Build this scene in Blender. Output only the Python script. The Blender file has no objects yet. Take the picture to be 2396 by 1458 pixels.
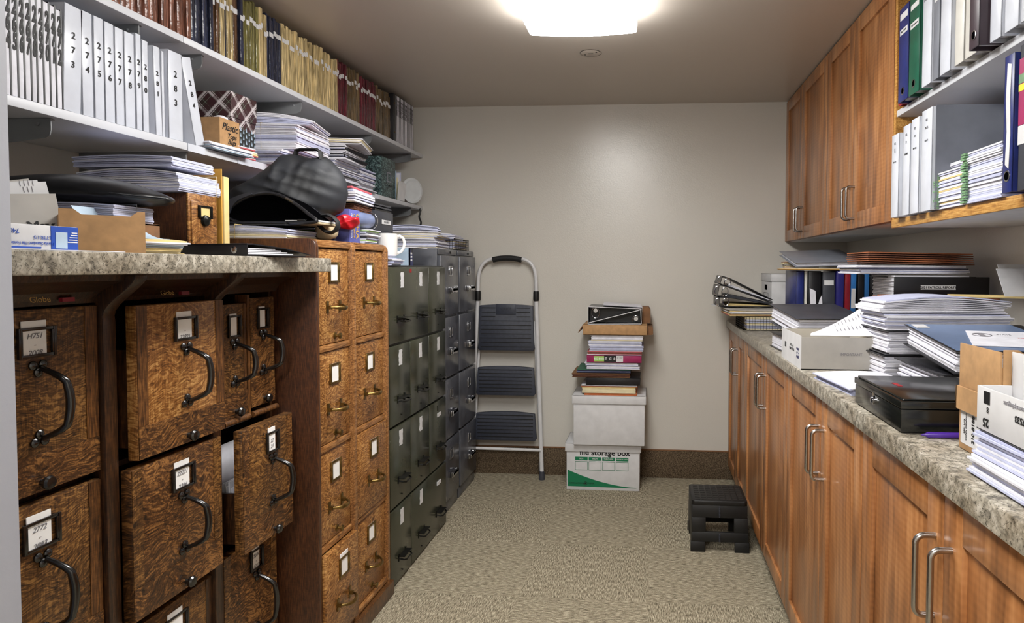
import bpy, bmesh, math, random
from mathutils import Vector, Matrix, Euler
from math import sin, cos, pi, radians, sqrt
SC = bpy.context.scene
COL = SC.collection
random.seed(7)
# ------------------------------------------------------------------ camera
F, CX, CY, VX, VY, ROLL, CH = 1550., 1400., 680., 1520., 626., 0.0035, 1.28
yv = Vector(((VX-CX)/F, (VY-CY)/F, 1)).normalized()
xa = Vector((1, ROLL, 0)); xa = (xa-xa.dot(yv)*yv).normalized()
dn = yv.cross(xa)
RM = Matrix((xa, yv, -dn))          # camera (right, down, forward) -> room axes
cam = bpy.data.objects.new('camera', bpy.data.cameras.new('camera'))
COL.objects.link(cam)
cx_, cy_, cz_ = RM@Vector((1,0,0)), -(RM@Vector((0,1,0))), -(RM@Vector((0,0,1)))
M4 = Matrix((cx_, cy_, cz_)).transposed().to_4x4()
M4.translation = (0, 0, CH)
cam.matrix_world = M4
cam.data.sensor_width = 36; cam.data.lens = F/2396*36
cam.data.shift_x = (1198-CX)/2396; cam.data.shift_y = (CY-729)/2396
cam.data.clip_start = .02; cam.data.clip_end = 50
SC.camera = cam
def ray(px, py): return RM@Vector(((px-CX)/F, (py-CY)/F, 1))
def onX(px, py, X):
    r = ray(px, py); return Vector((0,0,CH))+r*(X/r.x)
def onY(px, py, Y):
    r = ray(px, py); return Vector((0,0,CH))+r*(Y/r.y)
def onZ(px, py, Z):
    r = ray(px, py); return Vector((0,0,CH))+r*((Z-CH)/r.z)
# ------------------------------------------------------------------ world, exposure
w = bpy.data.worlds.new('world'); SC.world = w; w.use_nodes = True
w.node_tree.nodes['Background'].inputs[0].default_value = (.8, .85, .95, 1)
w.node_tree.nodes['Background'].inputs[1].default_value = .25
SC.view_settings.view_transform = 'Standard'; SC.view_settings.look = 'None'
SC.view_settings.gamma = 1; SC.view_settings.use_curve_mapping = False
SC.view_settings.exposure = 0.86
LAMP_E = 13.0       # ceiling fixture lens
FILL_E = 27.0        # unseen fill lamp added behind the camera
# ------------------------------------------------------------------ materials
MATS = {}
def s2l(c):
    return tuple(((v/255)/12.92 if v/255 <= .04045 else ((v/255+.055)/1.055)**2.4) for v in c)+(1,)
class NT:
    def __init__(s, name, rough=.5, metal=0, spec=.5):
        m = bpy.data.materials.new(name); m.use_nodes = True
        s.m = m; s.t = m.node_tree; s.b = s.t.nodes['Principled BSDF']
        s.b.inputs['Roughness'].default_value = rough; s.b.inputs['Metallic'].default_value = metal
        s.b.inputs['Specular IOR Level'].default_value = spec
        MATS[name] = m
    def n(s, typ, **kw):
        x = s.t.nodes.new(typ)
        for k, v in kw.items():
            if k.startswith('_'): setattr(x, k[1:], v)
            else: x.inputs[k.replace('__', ' ')].default_value = v
        return x
    def l(s, a, b): s.t.links.new(a, b)
    def coords(s, scale=(1,1,1), rnd=False, rot=(0,0,0)):
        tc = s.n('ShaderNodeTexCoord'); mp = s.n('ShaderNodeMapping'); mp.inputs['Scale'].default_value = scale
        mp.inputs['Rotation'].default_value = rot
        if rnd:
            oi = s.n('ShaderNodeObjectInfo'); mu = s.n('ShaderNodeVectorMath', _operation='SCALE'); 
            cb = s.n('ShaderNodeCombineXYZ'); s.l(oi.outputs['Random'], cb.inputs[0]); s.l(oi.outputs['Random'], cb.inputs[1]); s.l(oi.outputs['Random'], cb.inputs[2])
            s.l(cb.outputs[0], mu.inputs[0]); mu.inputs['Scale'].default_value = 7
            ad = s.n('ShaderNodeVectorMath', _operation='ADD'); s.l(tc.outputs['Object'], ad.inputs[0]); s.l(mu.outputs[0], ad.inputs[1])
            s.l(ad.outputs[0], mp.inputs[0])
        else: s.l(tc.outputs['Object'], mp.inputs[0])
        return mp.outputs[0]
    def noise(s, vec, scale, detail=4, dist=0, rough=.5):
        x = s.n('ShaderNodeTexNoise'); x.inputs['Scale'].default_value = scale; x.inputs['Detail'].default_value = detail
        x.inputs['Distortion'].default_value = dist; x.inputs['Roughness'].default_value = rough
        s.l(vec, x.inputs['Vector']); return x.outputs['Fac']
    def ramp(s, fac, stops):
        r = s.n('ShaderNodeValToRGB'); e = r.color_ramp.elements
        while len(e) < len(stops): e.new(.5)
        for k, (p, c) in enumerate(stops): e[k].position = p; e[k].color = s2l(c)
        s.l(fac, r.inputs[0]); return r.outputs[0]
    def mix(s, a, b, fac, mode='MIX'):
        x = s.n('ShaderNodeMix', _data_type='RGBA', _blend_type=mode)
        for i, v in ((0, fac), (6, a), (7, b)):
            if hasattr(v, 'links'): s.l(v, x.inputs[i])
            else: x.inputs[i].default_value = v
        return x.outputs[2]
    def color(s, c):
        if hasattr(c, 'links'): s.l(c, s.b.inputs['Base Color'])
        else: s.b.inputs['Base Color'].default_value = c
    def bump(s, h, strength=.3, dist=.002):
        b = s.n('ShaderNodeBump'); b.inputs['Strength'].default_value = strength; b.inputs['Distance'].default_value = dist
        s.l(h, b.inputs['Height']); s.l(b.outputs[0], s.b.inputs['Normal'])
def plain(name, rgb, rough=.5, metal=0, var=.0, vs=20, bump=0, spec=.5, rnd=0, stretch=(1,1,1)):
    t = NT(name, rough, metal, spec)
    v = t.coords(stretch, True)
    nz = t.noise(v, vs)
    a = [max(0, c*(1-var)) for c in rgb]; b = [min(255, c*(1+var)) for c in rgb]
    c = t.ramp(nz, [(.3, a), (.7, b)])
    if rnd:
        oi = t.n('ShaderNodeObjectInfo'); hs = t.n('ShaderNodeHueSaturation')
        mr = t.n('ShaderNodeMapRange'); mr.inputs['To Min'].default_value = 1-rnd; mr.inputs['To Max'].default_value = 1+rnd
        t.l(oi.outputs['Random'], mr.inputs['Value']); t.l(mr.outputs[0], hs.inputs['Value']); t.l(c, hs.inputs['Color']); c = hs.outputs[0]
    t.color(c)
    if bump: t.bump(nz, bump)
    return t
def wood(name, dark, mid, light, scale=30, axis='Z', rough=.38, flecks=True, dist=5, coat=.2):
    """quarter-sawn oak: fine pores along `axis`, short curly ray flecks running across them"""
    t = NT(name, rough)
    st = {'Z': (1,1,.10), 'Y': (1,.10,1), 'X': (.10,1,1)}[axis]
    g = t.noise(t.coords(st, True), scale*9, 3, .2)
    v2 = t.coords((1,1,1), True)
    wn = t.n('ShaderNodeTexNoise'); wn.inputs['Scale'].default_value = 7; wn.inputs['Detail'].default_value = 2; t.l(v2, wn.inputs['Vector'])
    sb = t.n('ShaderNodeVectorMath', _operation='SUBTRACT'); t.l(wn.outputs['Color'], sb.inputs[0]); sb.inputs[1].default_value = (.5,.5,.5)
    sc = t.n('ShaderNodeVectorMath', _operation='SCALE'); t.l(sb.outputs[0], sc.inputs[0]); sc.inputs['Scale'].default_value = dist*.016
    ad = t.n('ShaderNodeVectorMath', _operation='ADD'); t.l(v2, ad.inputs[0]); t.l(sc.outputs[0], ad.inputs[1])
    mp = t.n('ShaderNodeMapping'); mp.inputs['Scale'].default_value = {'Z': (.22,.22,1), 'Y': (.3,1,.3), 'X': (.28,.28,1)}[axis]
    mp.inputs['Rotation'].default_value = (.25 if axis == 'Z' else .6, 0, 0); t.l(ad.outputs[0], mp.inputs[0])
    fl = t.noise(mp.outputs[0], scale*6.5, 2, .6)
    big = t.noise(v2, 6, 3)
    m1 = t.n('ShaderNodeMix', _data_type='FLOAT'); m1.inputs[0].default_value = .68 if flecks else .2; t.l(g, m1.inputs[2]); t.l(fl, m1.inputs[3])
    m2 = t.n('ShaderNodeMix', _data_type='FLOAT'); m2.inputs[0].default_value = .22; t.l(m1.outputs[0], m2.inputs[2]); t.l(big, m2.inputs[3])
    t.color(t.ramp(m2.outputs[0], [(.37, dark), (.5, mid), (.63, light)]))
    t.bump(m1.outputs[0], .3, .001)
    t.b.inputs['Coat Weight'].default_value = coat; t.b.inputs['Coat Roughness'].default_value = .25
    return t
wood('oak_gold', (78,46,18), (138,90,44), (194,148,88), 38, 'Z', dist=7)
wood('oak_gold_rail', (92,56,26), (140,94,50), (178,130,80), 25, 'Y', flecks=False)
wood('oak_aged', (30,18,8), (88,57,27), (150,108,58), 42, 'Z', dist=6, rough=.42, coat=.12)
wood('oak_aged_b', (28,17,8), (80,50,24), (150,104,56), 30, 'X', dist=9, rough=.42, coat=.12)
wood('oak_stile', (42,24,10), (84,52,24), (122,80,40), 30, 'Z', flecks=False, rough=.42, coat=.12)
wood('oak_frame', (26,14,7), (50,29,14), (78,48,24), 30, 'Z', flecks=False, rough=.4, coat=.25)
wood('oak_side', (44,22,10), (70,38,18), (92,54,28), 40, 'Z', flecks=False, rough=.4, coat=.25)
def cherry():
    t = NT('cherry', .36)
    v = t.coords((1,1,.06), True); g = t.noise(v, 60, 4, .6)
    v2 = t.coords((1,1,.25), True); b = t.noise(v2, 9, 2, 1.5)
    wv = t.n('ShaderNodeTexWave', _wave_type='BANDS', _bands_direction='Z'); wv.inputs['Scale'].default_value = 22; wv.inputs['Distortion'].default_value = 3
    t.l(t.coords((1,1,1), True), wv.inputs['Vector'])
    m = t.n('ShaderNodeMix', _data_type='FLOAT'); m.inputs[0].default_value = .5; t.l(g, m.inputs[2]); t.l(b, m.inputs[3])
    m2 = t.n('ShaderNodeMix', _data_type='FLOAT'); m2.inputs[0].default_value = .035; t.l(m.outputs[0], m2.inputs[2]); t.l(wv.outputs['Fac'], m2.inputs[3])
    t.color(t.ramp(m2.outputs[0], [(.34, (112,70,38)), (.5, (154,101,58)), (.66, (184,130,82))]))
    t.b.inputs['Coat Weight'].default_value = .25; t.b.inputs['Coat Roughness'].default_value = .2
cherry()
wood('edge_oak', (150,100,40), (190,138,66), (214,168,96), 30, 'Y', flecks=False, rough=.45)
def granite():
    t = NT('granite', .28)
    v = t.coords((1,1,1)); 
    a = t.noise(v, 60, 5, .4, .65); c1 = t.ramp(a, [(.33, (96,92,84)), (.5, (158,152,138)), (.66, (196,190,178))])
    b = t.noise(v, 210, 3, 1.2); c2 = t.ramp(b, [(.36, (50,48,44)), (.44, (255,255,255))])
    mk = t.mix(c1, c2, .75, 'MULTIPLY')
    d = t.noise(v, 16, 2); c3 = t.ramp(d, [(.4, (255,255,255)), (.7, (196,184,168))])
    t.color(t.mix(mk, c3, .6, 'MULTIPLY'))
granite()
def carpet():
    t = NT('carpet', .95, spec=.1)
    v = t.coords((1,1,1))
    ch = t.n('ShaderNodeTexChecker'); ch.inputs['Scale'].default_value = 2.0; t.l(v, ch.inputs['Vector'])
    va = t.coords((1,.14,1)); vb = t.coords((.14,1,1))
    na = t.noise(va, 300, 2, .25); nb = t.noise(vb, 300, 2, .25)
    m = t.n('ShaderNodeMix', _data_type='FLOAT'); t.l(ch.outputs['Fac'], m.inputs[0]); t.l(na, m.inputs[2]); t.l(nb, m.inputs[3])
    n2 = t.noise(v, 330, 2)
    m2 = t.n('ShaderNodeMix', _data_type='FLOAT'); m2.inputs[0].default_value = .35; t.l(m.outputs[0], m2.inputs[2]); t.l(n2, m2.inputs[3])
    t.color(t.ramp(m2.outputs[0], [(.36, (86,79,65)), (.5, (146,137,117)), (.64, (200,191,168))]))
    t.bump(m2.outputs[0], .9, .006)
carpet()
def carpet2():
    t = NT('carpet_base', .95, spec=.1); v = t.coords((1,1,1)); a = t.noise(v, 280, 2)
    t.color(t.ramp(a, [(.33, (54,44,34)), (.5, (92,78,62)), (.67, (136,120,98))])); t.bump(a, .8, .005)
carpet2()
def painted(name, rgb, rough, bs=.12):
    t = NT(name, rough, 0, .55); v = t.coords((1,1,1)); a = t.noise(v, 170, 3); b = t.noise(v, 1.5, 2)
    t.color(t.ramp(b, [(.3, [c*.985 for c in rgb]), (.7, rgb)])); t.bump(a, bs, .0015)
painted('wall_paint', (205,201,193), .26, .3)
painted('ceiling_paint', (196,187,177), .34, .06)
painted('jamb_paint', (150,152,160), .5)
painted('shelf_white', (206,208,214), .4, .04)
def metalpaint(name, rgb, rough=.32):
    t = NT(name, rough, .0, .7); v = t.coords((1,1,1), True); a = t.noise(v, 6, 4); b = t.noise(v, 220, 2)
    t.color(t.ramp(a, [(.3, [c*.8 for c in rgb]), (.7, [min(255, c*1.15) for c in rgb])]))
    r = t.n('ShaderNodeMapRange'); r.inputs['To Min'].default_value = rough-.08; r.inputs['To Max'].default_value = rough+.15
    t.l(a, r.inputs['Value']); t.l(r.outputs[0], t.b.inputs['Roughness']); t.bump(b, .05, .001)
metalpaint('green_metal', (54,56,43), .2); metalpaint('green_metal_dark', (30,33,27), .4)
metalpaint('grey_metal', (78,80,87), .2); metalpaint('grey_metal_dark', (44,46,52), .35)
metalpaint('bracket_grey', (120,122,124), .4); metalpaint('black_enamel', (20,22,20), .14)
plain('black_iron', (14,13,13), .22, 0, .2, spec=.9); plain('brass', (120,98,56), .34, .9, .25, 60)
plain('nickel', (168,164,160), .25, 1, .05); plain('chrome', (190,190,194), .15, 1, .03)
plain('dark_steel', (40,40,38), .3, .8, .2); plain('ladder_white', (206,206,208), .3, 0, .03)
plain('step_plastic', (50,54,66), .5, 0, .08, 60, .1); plain('black_plastic', (13,13,14), .5, 0, .15, 80, .1)
plain('rubber_black', (18,18,20), .7, 0, .1); plain('leather_black', (15,15,18), .34, 0, .3, 30, .25)
plain('nylon_black', (30,32,37), .6, 0, .35, 9, .6); plain('inner_black', (5,5,6), .9, spec=.0)
plain('paper', (218,218,226), .8, 0, .04, 30, rnd=.04); plain('paper_grey', (168,168,184), .85, 0, .1, 40)  # second tone is a greyer paper mixed into some stacks
plain('paper_cool', (186,190,216), .8, 0, .05, 30); plain('paper_cream', (226,214,178), .8, 0, .05)
plain('manila', (214,190,130), .7, 0, .06); plain('manila_dark', (196,146,60), .6, 0, .06)
plain('orange_folder', (208,120,70), .7, 0, .05); plain('redrope', (104,64,46), .7, 0, .15, 60)
plain('brown_file', (150,88,54), .7, 0, .08); plain('pink_paper', (196,92,100), .7, 0, .08)
plain('magenta', (150,38,88), .35, 0, .08); plain('navy_folder', (40,40,66), .5, 0, .1)
plain('green_folder', (34,92,66), .6, 0, .1); plain('sage_tab', (112,150,110), .6, 0, .12)
plain('kraft', (172,134,92), .8, 0, .07, 40, .05); plain('kraft_dark', (120,84,54), .8, 0, .08, 40)
plain('card_white', (206,206,208), .6, 0, .03); plain('box_grey', (170,166,160), .6, 0, .03)
plain('vinyl_white', (204,208,218), .25, 0, .03, 15, rnd=.02); plain('vinyl_grey', (120,124,134), .35, 0, .04)
plain('vinyl_cream', (206,204,198), .3, 0, .03); plain('vinyl_black', (22,22,26), .35, 0, .15)
plain('vinyl_charcoal', (58,60,68), .4, 0, .08); plain('vinyl_blue', (34,44,104), .3, 0, .12)
plain('vinyl_navy', (28,38,84), .3, 0, .15); plain('vinyl_red', (164,34,40), .35, 0, .1)
plain('vinyl_crimson', (128,26,40), .35, 0, .1); plain('vinyl_green', (24,86,66), .3, 0, .1)
plain('vinyl_sky', (44,100,160), .3, 0, .1); plain('vinyl_plum', (58,46,54), .35, 0, .1)
plain('vinyl_violet', (42,40,110), .3, 0, .1); plain('book_blue', (92,98,168), .5, 0, .06)
plain('cover_blue', (98,118,152), .25, 0, .08, 6); plain('slate_blue', (112,124,160), .35, 0, .05)
plain('red_plastic', (196,30,44), .3, 0, .25, 14, .2); plain('ceramic', (224,222,220), .12, 0, .01)
plain('cloth_beige', (176,160,130), .9, 0, .2, 14, .2); plain('ink', (14,14,16), .6); plain('label_white', (240,240,240), .7, 0, .02); plain('ink_grey', (120,118,124), .7)
plain('ink_green', (0,112,72), .6); plain('ink_blue', (30,74,170), .5); plain('ink_gold', (186,150,84), .5)
plain('ink_red', (150,24,30), .5); plain('ink_white', (226,226,228), .6); plain('pen_purple', (70,36,140), .3)
plain('lime', (150,196,90), .5); plain('yellow', (222,206,40), .5); plain('blue_pale', (170,190,208), .6, 0, .05)
plain('wall_white_plate', (214,212,206), .4); plain('glass_dish', (200,204,206), .12, 0, .02)
def bookmat(name, rgb, gloss=.25):
    t = NT(name, gloss, 0, .6); v = t.coords((1,1,.08), True); a = t.noise(v, 130, 3, .8); v3 = t.coords((1,1,1), True); b = t.noise(v3, 26, 3)
    c = t.ramp(a, [(.3, [x*.6 for x in rgb]), (.5, rgb), (.72, [min(255, x*1.3+12) for x in rgb])])
    oi = t.n('ShaderNodeObjectInfo'); hs = t.n('ShaderNodeHueSaturation'); mr = t.n('ShaderNodeMapRange')
    mr.inputs['To Min'].default_value = .72; mr.inputs['To Max'].default_value = 1.2
    t.l(oi.outputs['Random'], mr.inputs['Value']); t.l(mr.outputs[0], hs.inputs['Value']); t.l(c, hs.inputs['Color'])
    t.color(hs.outputs[0]); 
    t.bump(b, .8, .006)
for n_, c_ in dict(bk_rust=(106,68,54), bk_navy=(34,38,56), bk_brown=(92,66,46), bk_tan=(180,160,116), bk_olive=(112,106,62),
                   bk_maroon=(82,28,38), bk_umber=(96,78,54), bk_black=(30,30,32)).items(): bookmat(n_, c_)
def plaid():
    t = NT('plaid', .55); tc = t.coords((1,1,1), False, (radians(45), 0, 0)); sp = t.n('ShaderNodeSeparateXYZ'); 
    oc = t.n('ShaderNodeTexCoord'); s3 = t.n('ShaderNodeSeparateXYZ'); t.l(oc.outputs['Object'], s3.inputs[0])
    def mth(op, a, b):
        x = t.n('ShaderNodeMath', _operation=op)
        for i, q in ((0, a), (1, b)):
            if hasattr(q, 'links'): t.l(q, x.inputs[i])
            else: x.inputs[i].default_value = q
        return x.outputs[0]
    h = mth('ADD', s3.outputs[0], s3.outputs[1])
    col = (s2l((44,34,34)))
    prev = t.mix(s2l((40,52,44)), s2l((70,28,34)), .5)
    for sgn in (1, -1):
        d = mth('ADD', h, mth('MULTIPLY', s3.outputs[2], sgn)); m = mth('MODULO', mth('ADD', d, 10), .085)
        for lo, hi, c, f in ((.0, .03, (60,22,30), .6), (.036, .046, (214,206,208), .8), (.050, .053, (214,206,208), .8), (.033, .035, (200,190,190), .7), (.074, .0755, (150,170,150), .6)):
            mask = mth('MULTIPLY', mth('MULTIPLY', mth('GREATER_THAN', m, lo), mth('LESS_THAN', m, hi)), f)
            prev = t.mix(prev, s2l(c), mask)
    t.color(prev)
plaid()
def marbled():
    t = NT('marbled_green', .4); v = t.coords((1,1,1)); a = t.noise(v, 45, 5, 2.5)
    t.color(t.ramp(a, [(.38, (22,34,36)), (.5, (44,64,66)), (.62, (112,136,134))]))
marbled()
def emis(name, rgb, e):
    m = bpy.data.materials.new(name); m.use_nodes = True; t = m.node_tree; t.nodes.clear()
    o = t.nodes.new('ShaderNodeOutputMaterial'); q = t.nodes.new('ShaderNodeEmission'); q.inputs[0].default_value = rgb+(1,); q.inputs[1].default_value = e
    t.links.new(q.outputs[0], o.inputs[0]); MATS[name] = m
emis('lens', (1, .985, .95), LAMP_E); emis('fill_lens', (1, .98, .95), FILL_E)
# ------------------------------------------------------------------ geometry helpers
class G:
    def __init__(s): s.v = []; s.f = []; s.m = []
    def add(s, vs, fs, mi=0, M=None):
        b = len(s.v)
        s.v += [(M@Vector(p)) if M else Vector(p) for p in vs]
        s.f += [[b+i for i in f] for f in fs]; s.m += [mi]*len(fs); return s
    def box(s, x0, y0, z0, x1, y1, z1, mi=0, M=None):
        x0, x1 = sorted((x0, x1)); y0, y1 = sorted((y0, y1)); z0, z1 = sorted((z0, z1))
        vs = [(x0,y0,z0),(x1,y0,z0),(x1,y1,z0),(x0,y1,z0),(x0,y0,z1),(x1,y0,z1),(x1,y1,z1),(x0,y1,z1)]
        return s.add(vs, [(0,3,2,1),(4,5,6,7),(0,1,5,4),(1,2,6,5),(2,3,7,6),(3,0,4,7)], mi, M)
    def tube(s, path, r, n=10, mi=0, closed=False, sq=1.0):
        P = [Vector(p) for p in path]; k = len(P); rr = r if isinstance(r, (list, tuple)) else [r]*k
        vs = []; up = None
        for i, p in enumerate(P):
            if closed: d = (P[(i+1) % k]-P[i-1]).normalized()
            else: d = (P[min(i+1, k-1)]-P[max(i-1, 0)]).normalized()
            if up is None: up = Vector((0,0,1)) if abs(d.z) < .9 else Vector((1,0,0))
            a = d.cross(up)
            if a.length < 1e-4: a = d.cross(Vector((0,1,0)))
            a.normalize(); b = a.cross(d).normalized(); up = b
            for j in range(n):
                t = 2*pi*j/n; vs.append(p+a*cos(t)*rr[i]*sq+b*sin(t)*rr[i])
        fs = []
        for i in range(k if closed else k-1):
            for j in range(n):
                a0 = i*n+j; a1 = i*n+(j+1) % n; b0 = ((i+1) % k)*n+j; b1 = ((i+1) % k)*n+(j+1) % n
                fs.append((a0, a1, b1, b0))
        if not closed: fs += [tuple(range(n))[::-1], tuple((k-1)*n+j for j in range(n))]
        return s.add(vs, fs, mi)
    def lathe(s, prof, c, axis='Z', n=24, mi=0):
        vs = []; k = len(prof)
        for r, h in prof:
            for j in range(n):
                t = 2*pi*j/n; u, v_ = r*cos(t), r*sin(t)
                vs.append({'Z': (c[0]+u, c[1]+v_, c[2]+h), 'X': (c[0]+h, c[1]+u, c[2]+v_), 'Y': (c[0]+v_, c[1]+h, c[2]+u)}[axis])
        fs = [(i*n+j, i*n+(j+1) % n, (i+1)*n+(j+1) % n, (i+1)*n+j) for i in range(k-1) for j in range(n)]
        fs += [tuple(range(n))[::-1], tuple((k-1)*n+j for j in range(n))]
        return s.add(vs, fs, mi)
    def prism(s, poly, a, b, axis='Y', mi=0, M=None):
        """poly in the plane across `axis` ((x,z) for Y, (y,z) for X, (x,y) for Z)"""
        f = {'Y': lambda u, v, t: (u, t, v), 'X': lambda u, v, t: (t, u, v), 'Z': lambda u, v, t: (u, v, t)}[axis]
        n = len(poly); vs = [f(u, v, a) for u, v in poly]+[f(u, v, b) for u, v in poly]
        return s.add(vs, [tuple(range(n))[::-1], tuple(range(n, 2*n))]+[(i, (i+1) % n, n+(i+1) % n, n+i) for i in range(n)], mi, M)
    def frame(s, y0, z0, y1, z1, x0, x1, t, mi=0):
        """rectangular ring in a plane of constant X"""
        s.box(x0, y0, z0, x1, y1, z0+t, mi); s.box(x0, y0, z1-t, x1, y1, z1, mi)
        s.box(x0, y0, z0+t, x1, y0+t, z1-t, mi); s.box(x0, y1-t, z0+t, x1, y1, z1-t, mi); return s
    def tray(s, x0, y0, z0, x1, y1, z1, t, mi=0, M=None, bot=True):
        if bot: s.box(x0, y0, z0, x1, y1, z0+t, mi, M)
        s.box(x0, y0, z0, x0+t, y1, z1, mi, M); s.box(x1-t, y0, z0, x1, y1, z1, mi, M)
        s.box(x0+t, y0, z0, x1-t, y0+t, z1, mi, M); s.box(x0+t, y1-t, z0, x1-t, y1, z1, mi, M); return s
    def xf(s, M): s.v = [M@p for p in s.v]; return s
ORG = {}
MI = {}
def mesh(name, g, mats, bev=0, smooth=False, seg=2):
    me = bpy.data.meshes.new(name); me.from_pydata([tuple(p) for p in g.v], [], g.f)
    if isinstance(mats, str): mats = (mats,)
    for m in mats: me.materials.append(MATS[m])
    me.polygons.foreach_set('material_index', g.m)
    bm = bmesh.new(); bm.from_mesh(me); bmesh.ops.recalc_face_normals(bm, faces=bm.faces)
    if bev:
        ed = [e for e in bm.edges if len(e.link_faces) == 2 and e.calc_face_angle(0) > .5]
        bmesh.ops.bevel(bm, geom=ed, offset=bev, segments=seg, affect='EDGES', clamp_overlap=True, profile=.5)
    bm.to_mesh(me); bm.free()
    if smooth or bev:
        me.polygons.foreach_set('use_smooth', [True]*len(me.polygons)); me.set_sharp_from_angle(angle=radians(38))
    return me
def T(name, label, cat, loc, rot=(0,0,0), group=None, local=False):
    o = bpy.data.objects.new(name, None); COL.objects.link(o); o.location = loc; o.rotation_euler = rot
    o.empty_display_size = .05; o['label'] = label; o['category'] = cat
    if group: o['group'] = group
    ORG[o] = Vector((0,0,0)) if local else Vector(loc); return o
def P(name, g, mats, parent, bev=0, smooth=False, label=None, seg=2):
    org = ORG[parent]
    if org.length: g.v = [Vector(p)-org for p in g.v]
    o = bpy.data.objects.new(name, mesh(name, g, mats, bev, smooth, seg)); COL.objects.link(o); o.parent = parent
    ORG[o] = org
    if label: o['label'] = label
    return o
def O(name, g, mats, label, cat, loc=(0,0,0), rot=(0,0,0), group=None, bev=0, smooth=False, world=False):
    if world: g.v = [Vector(p)-Vector(loc) for p in g.v]
    o = bpy.data.objects.new(name, mesh(name, g, mats, bev, smooth)); COL.objects.link(o)
    o.location = loc; o.rotation_euler = rot; o['label'] = label; o['category'] = cat
    if group: o['group'] = group
    return o
def S(name, g, mats, bev=0):
    o = bpy.data.objects.new(name, mesh(name, g, mats, bev)); COL.objects.link(o); o['kind'] = 'structure'; return o
def dup(src, loc=None, rot=None, label=None, scale=None):
    r = src.copy(); COL.objects.link(r)
    if loc is not None: r.location = loc
    if rot is not None: r.rotation_euler = rot
    if scale is not None: r.scale = scale
    if label: r['label'] = label
    for ch in src.children:
        c = ch.copy(); COL.objects.link(c); c.parent = r
        for k in ch.children:
            d = k.copy(); COL.objects.link(d); d.parent = c
    return r
RX = (pi/2, 0, pi/2)      # writing that faces +X (left-hand side of the room)
RXN = (pi/2, 0, -pi/2)    # faces -X
RYN = (pi/2, 0, 0)        # faces the doorway
TXT = {}
def text(s, size, parent, loc, rot, mat='ink', name='lettering', ext=.0002, bold=0, sx=1, shear=0, ls=1.0, align='CENTER'):
    cu = bpy.data.curves.new(name, 'FONT'); cu.body = s; cu.size = size; cu.extrude = ext; cu.offset = bold; cu.shear = shear
    cu.align_x = align; cu.align_y = 'CENTER'; cu.space_line = ls; cu.resolution_u = 3
    tmp = bpy.data.objects.new('tmp', cu); COL.objects.link(tmp)
    dg = bpy.context.evaluated_depsgraph_get(); me = bpy.data.meshes.new_from_object(tmp.evaluated_get(dg))
    bpy.data.objects.remove(tmp); bpy.data.curves.remove(cu)
    M = Matrix.Translation(Vector(loc)-ORG[parent])@Euler(rot).to_matrix().to_4x4()@Matrix.Diagonal((sx,1,1,1))
    me.transform(M); me.materials.clear(); me.materials.append(MATS[mat]); me.name = name
    o = bpy.data.objects.new(name, me); COL.objects.link(o); o.parent = parent; return o
# ------------------------------------------------------------------ generic builders
def layers(w, d, h, n, jit, bend=0, seed=0, nm=1, pattern=None, fray=1.0, gapf=.12, segs=8, side='x', curl=0):
    """a pile of sheets: n slabs, each its own small shift and turn; bend lifts the middle of the upper sheets"""
    r = random.Random(seed); g = G(); z = 0; t = h/n
    drift = [0, 0]
    for i in range(n):
        drift[0] = drift[0]*.7+r.uniform(-jit, jit); drift[1] = drift[1]*.7+r.uniform(-jit, jit)
        a = r.uniform(-1, 1)*jit*1.2; ca, sa = cos(a), sin(a)
        ww = w*(1-r.random()*.015*fray); dd = d*(1-r.random()*.015*fray)
        th = t*(1-gapf); vs = []
        for k in range(segs+1):
            u = k/segs
            lift = bend*sin(pi*u)*(i/n)+curl*(u**3)*(i/n)
            for (yy, zz) in ((-dd/2, z), (dd/2, z), (dd/2, z+th), (-dd/2, z+th)):
                xx = -ww/2+ww*u
                X_, Y_ = (xx, yy) if side == 'x' else (yy, xx)
                if side != 'x': X_, Y_ = yy*w/d if False else yy, xx
                vs.append((X_*ca-Y_*sa+drift[0], X_*sa+Y_*ca+drift[1], zz+lift))
        fs = []
        for k in range(segs):
            b = k*4
            for j in range(4): fs.append((b+j, b+(j+1) % 4, b+4+(j+1) % 4, b+4+j))
        fs += [(3,2,1,0), (segs*4, segs*4+1, segs*4+2, segs*4+3)]
        mi = pattern[i % len(pattern)] if pattern else (0 if nm == 1 else r.choice(range(nm)))
        g.add(vs, fs, mi); z += t
    return g
def stack(label, x, y, z, w, d, h, rz=0, n=None, mats='paper', seed=0, cat='paper stack', group=None, jit=.003,
          bend=0, name='paper_stack', band=None, pattern=None, rot=None, curl=0, fray=1.0, tiltx=0, tilty=0):
    if isinstance(mats, str): mats = (mats,)
    n = n or max(2, int(h/.0035))
    g = layers(w, d, h, n, jit, bend, seed, len(mats), pattern, fray, gapf=.45 if name == 'file_folders' else .14, curl=curl)
    o = O(name, g, mats, label, cat, (x, y, z), (tiltx, tilty, rz), group)
    if band:
        b = G(); ORG[o] = Vector((0,0,0))
        if band[0] == 'x': pts = [(band[1], -d/2-.006, -.0005), (band[1], d/2+.006, -.0005), (band[1], d/2+.006, h+.002+bend), (band[1], -d/2-.006, h+.002+bend)]
        else: pts = [(-w/2-.006, band[1], -.0005), (w/2+.006, band[1], -.0005), (w/2+.006, band[1], h+.002+bend*.3), (-w/2-.006, band[1], h+.002+bend*.3)]
        b.tube(pts, .0012, 6, closed=True); P('string', b, band[2], o)
    return o
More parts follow.
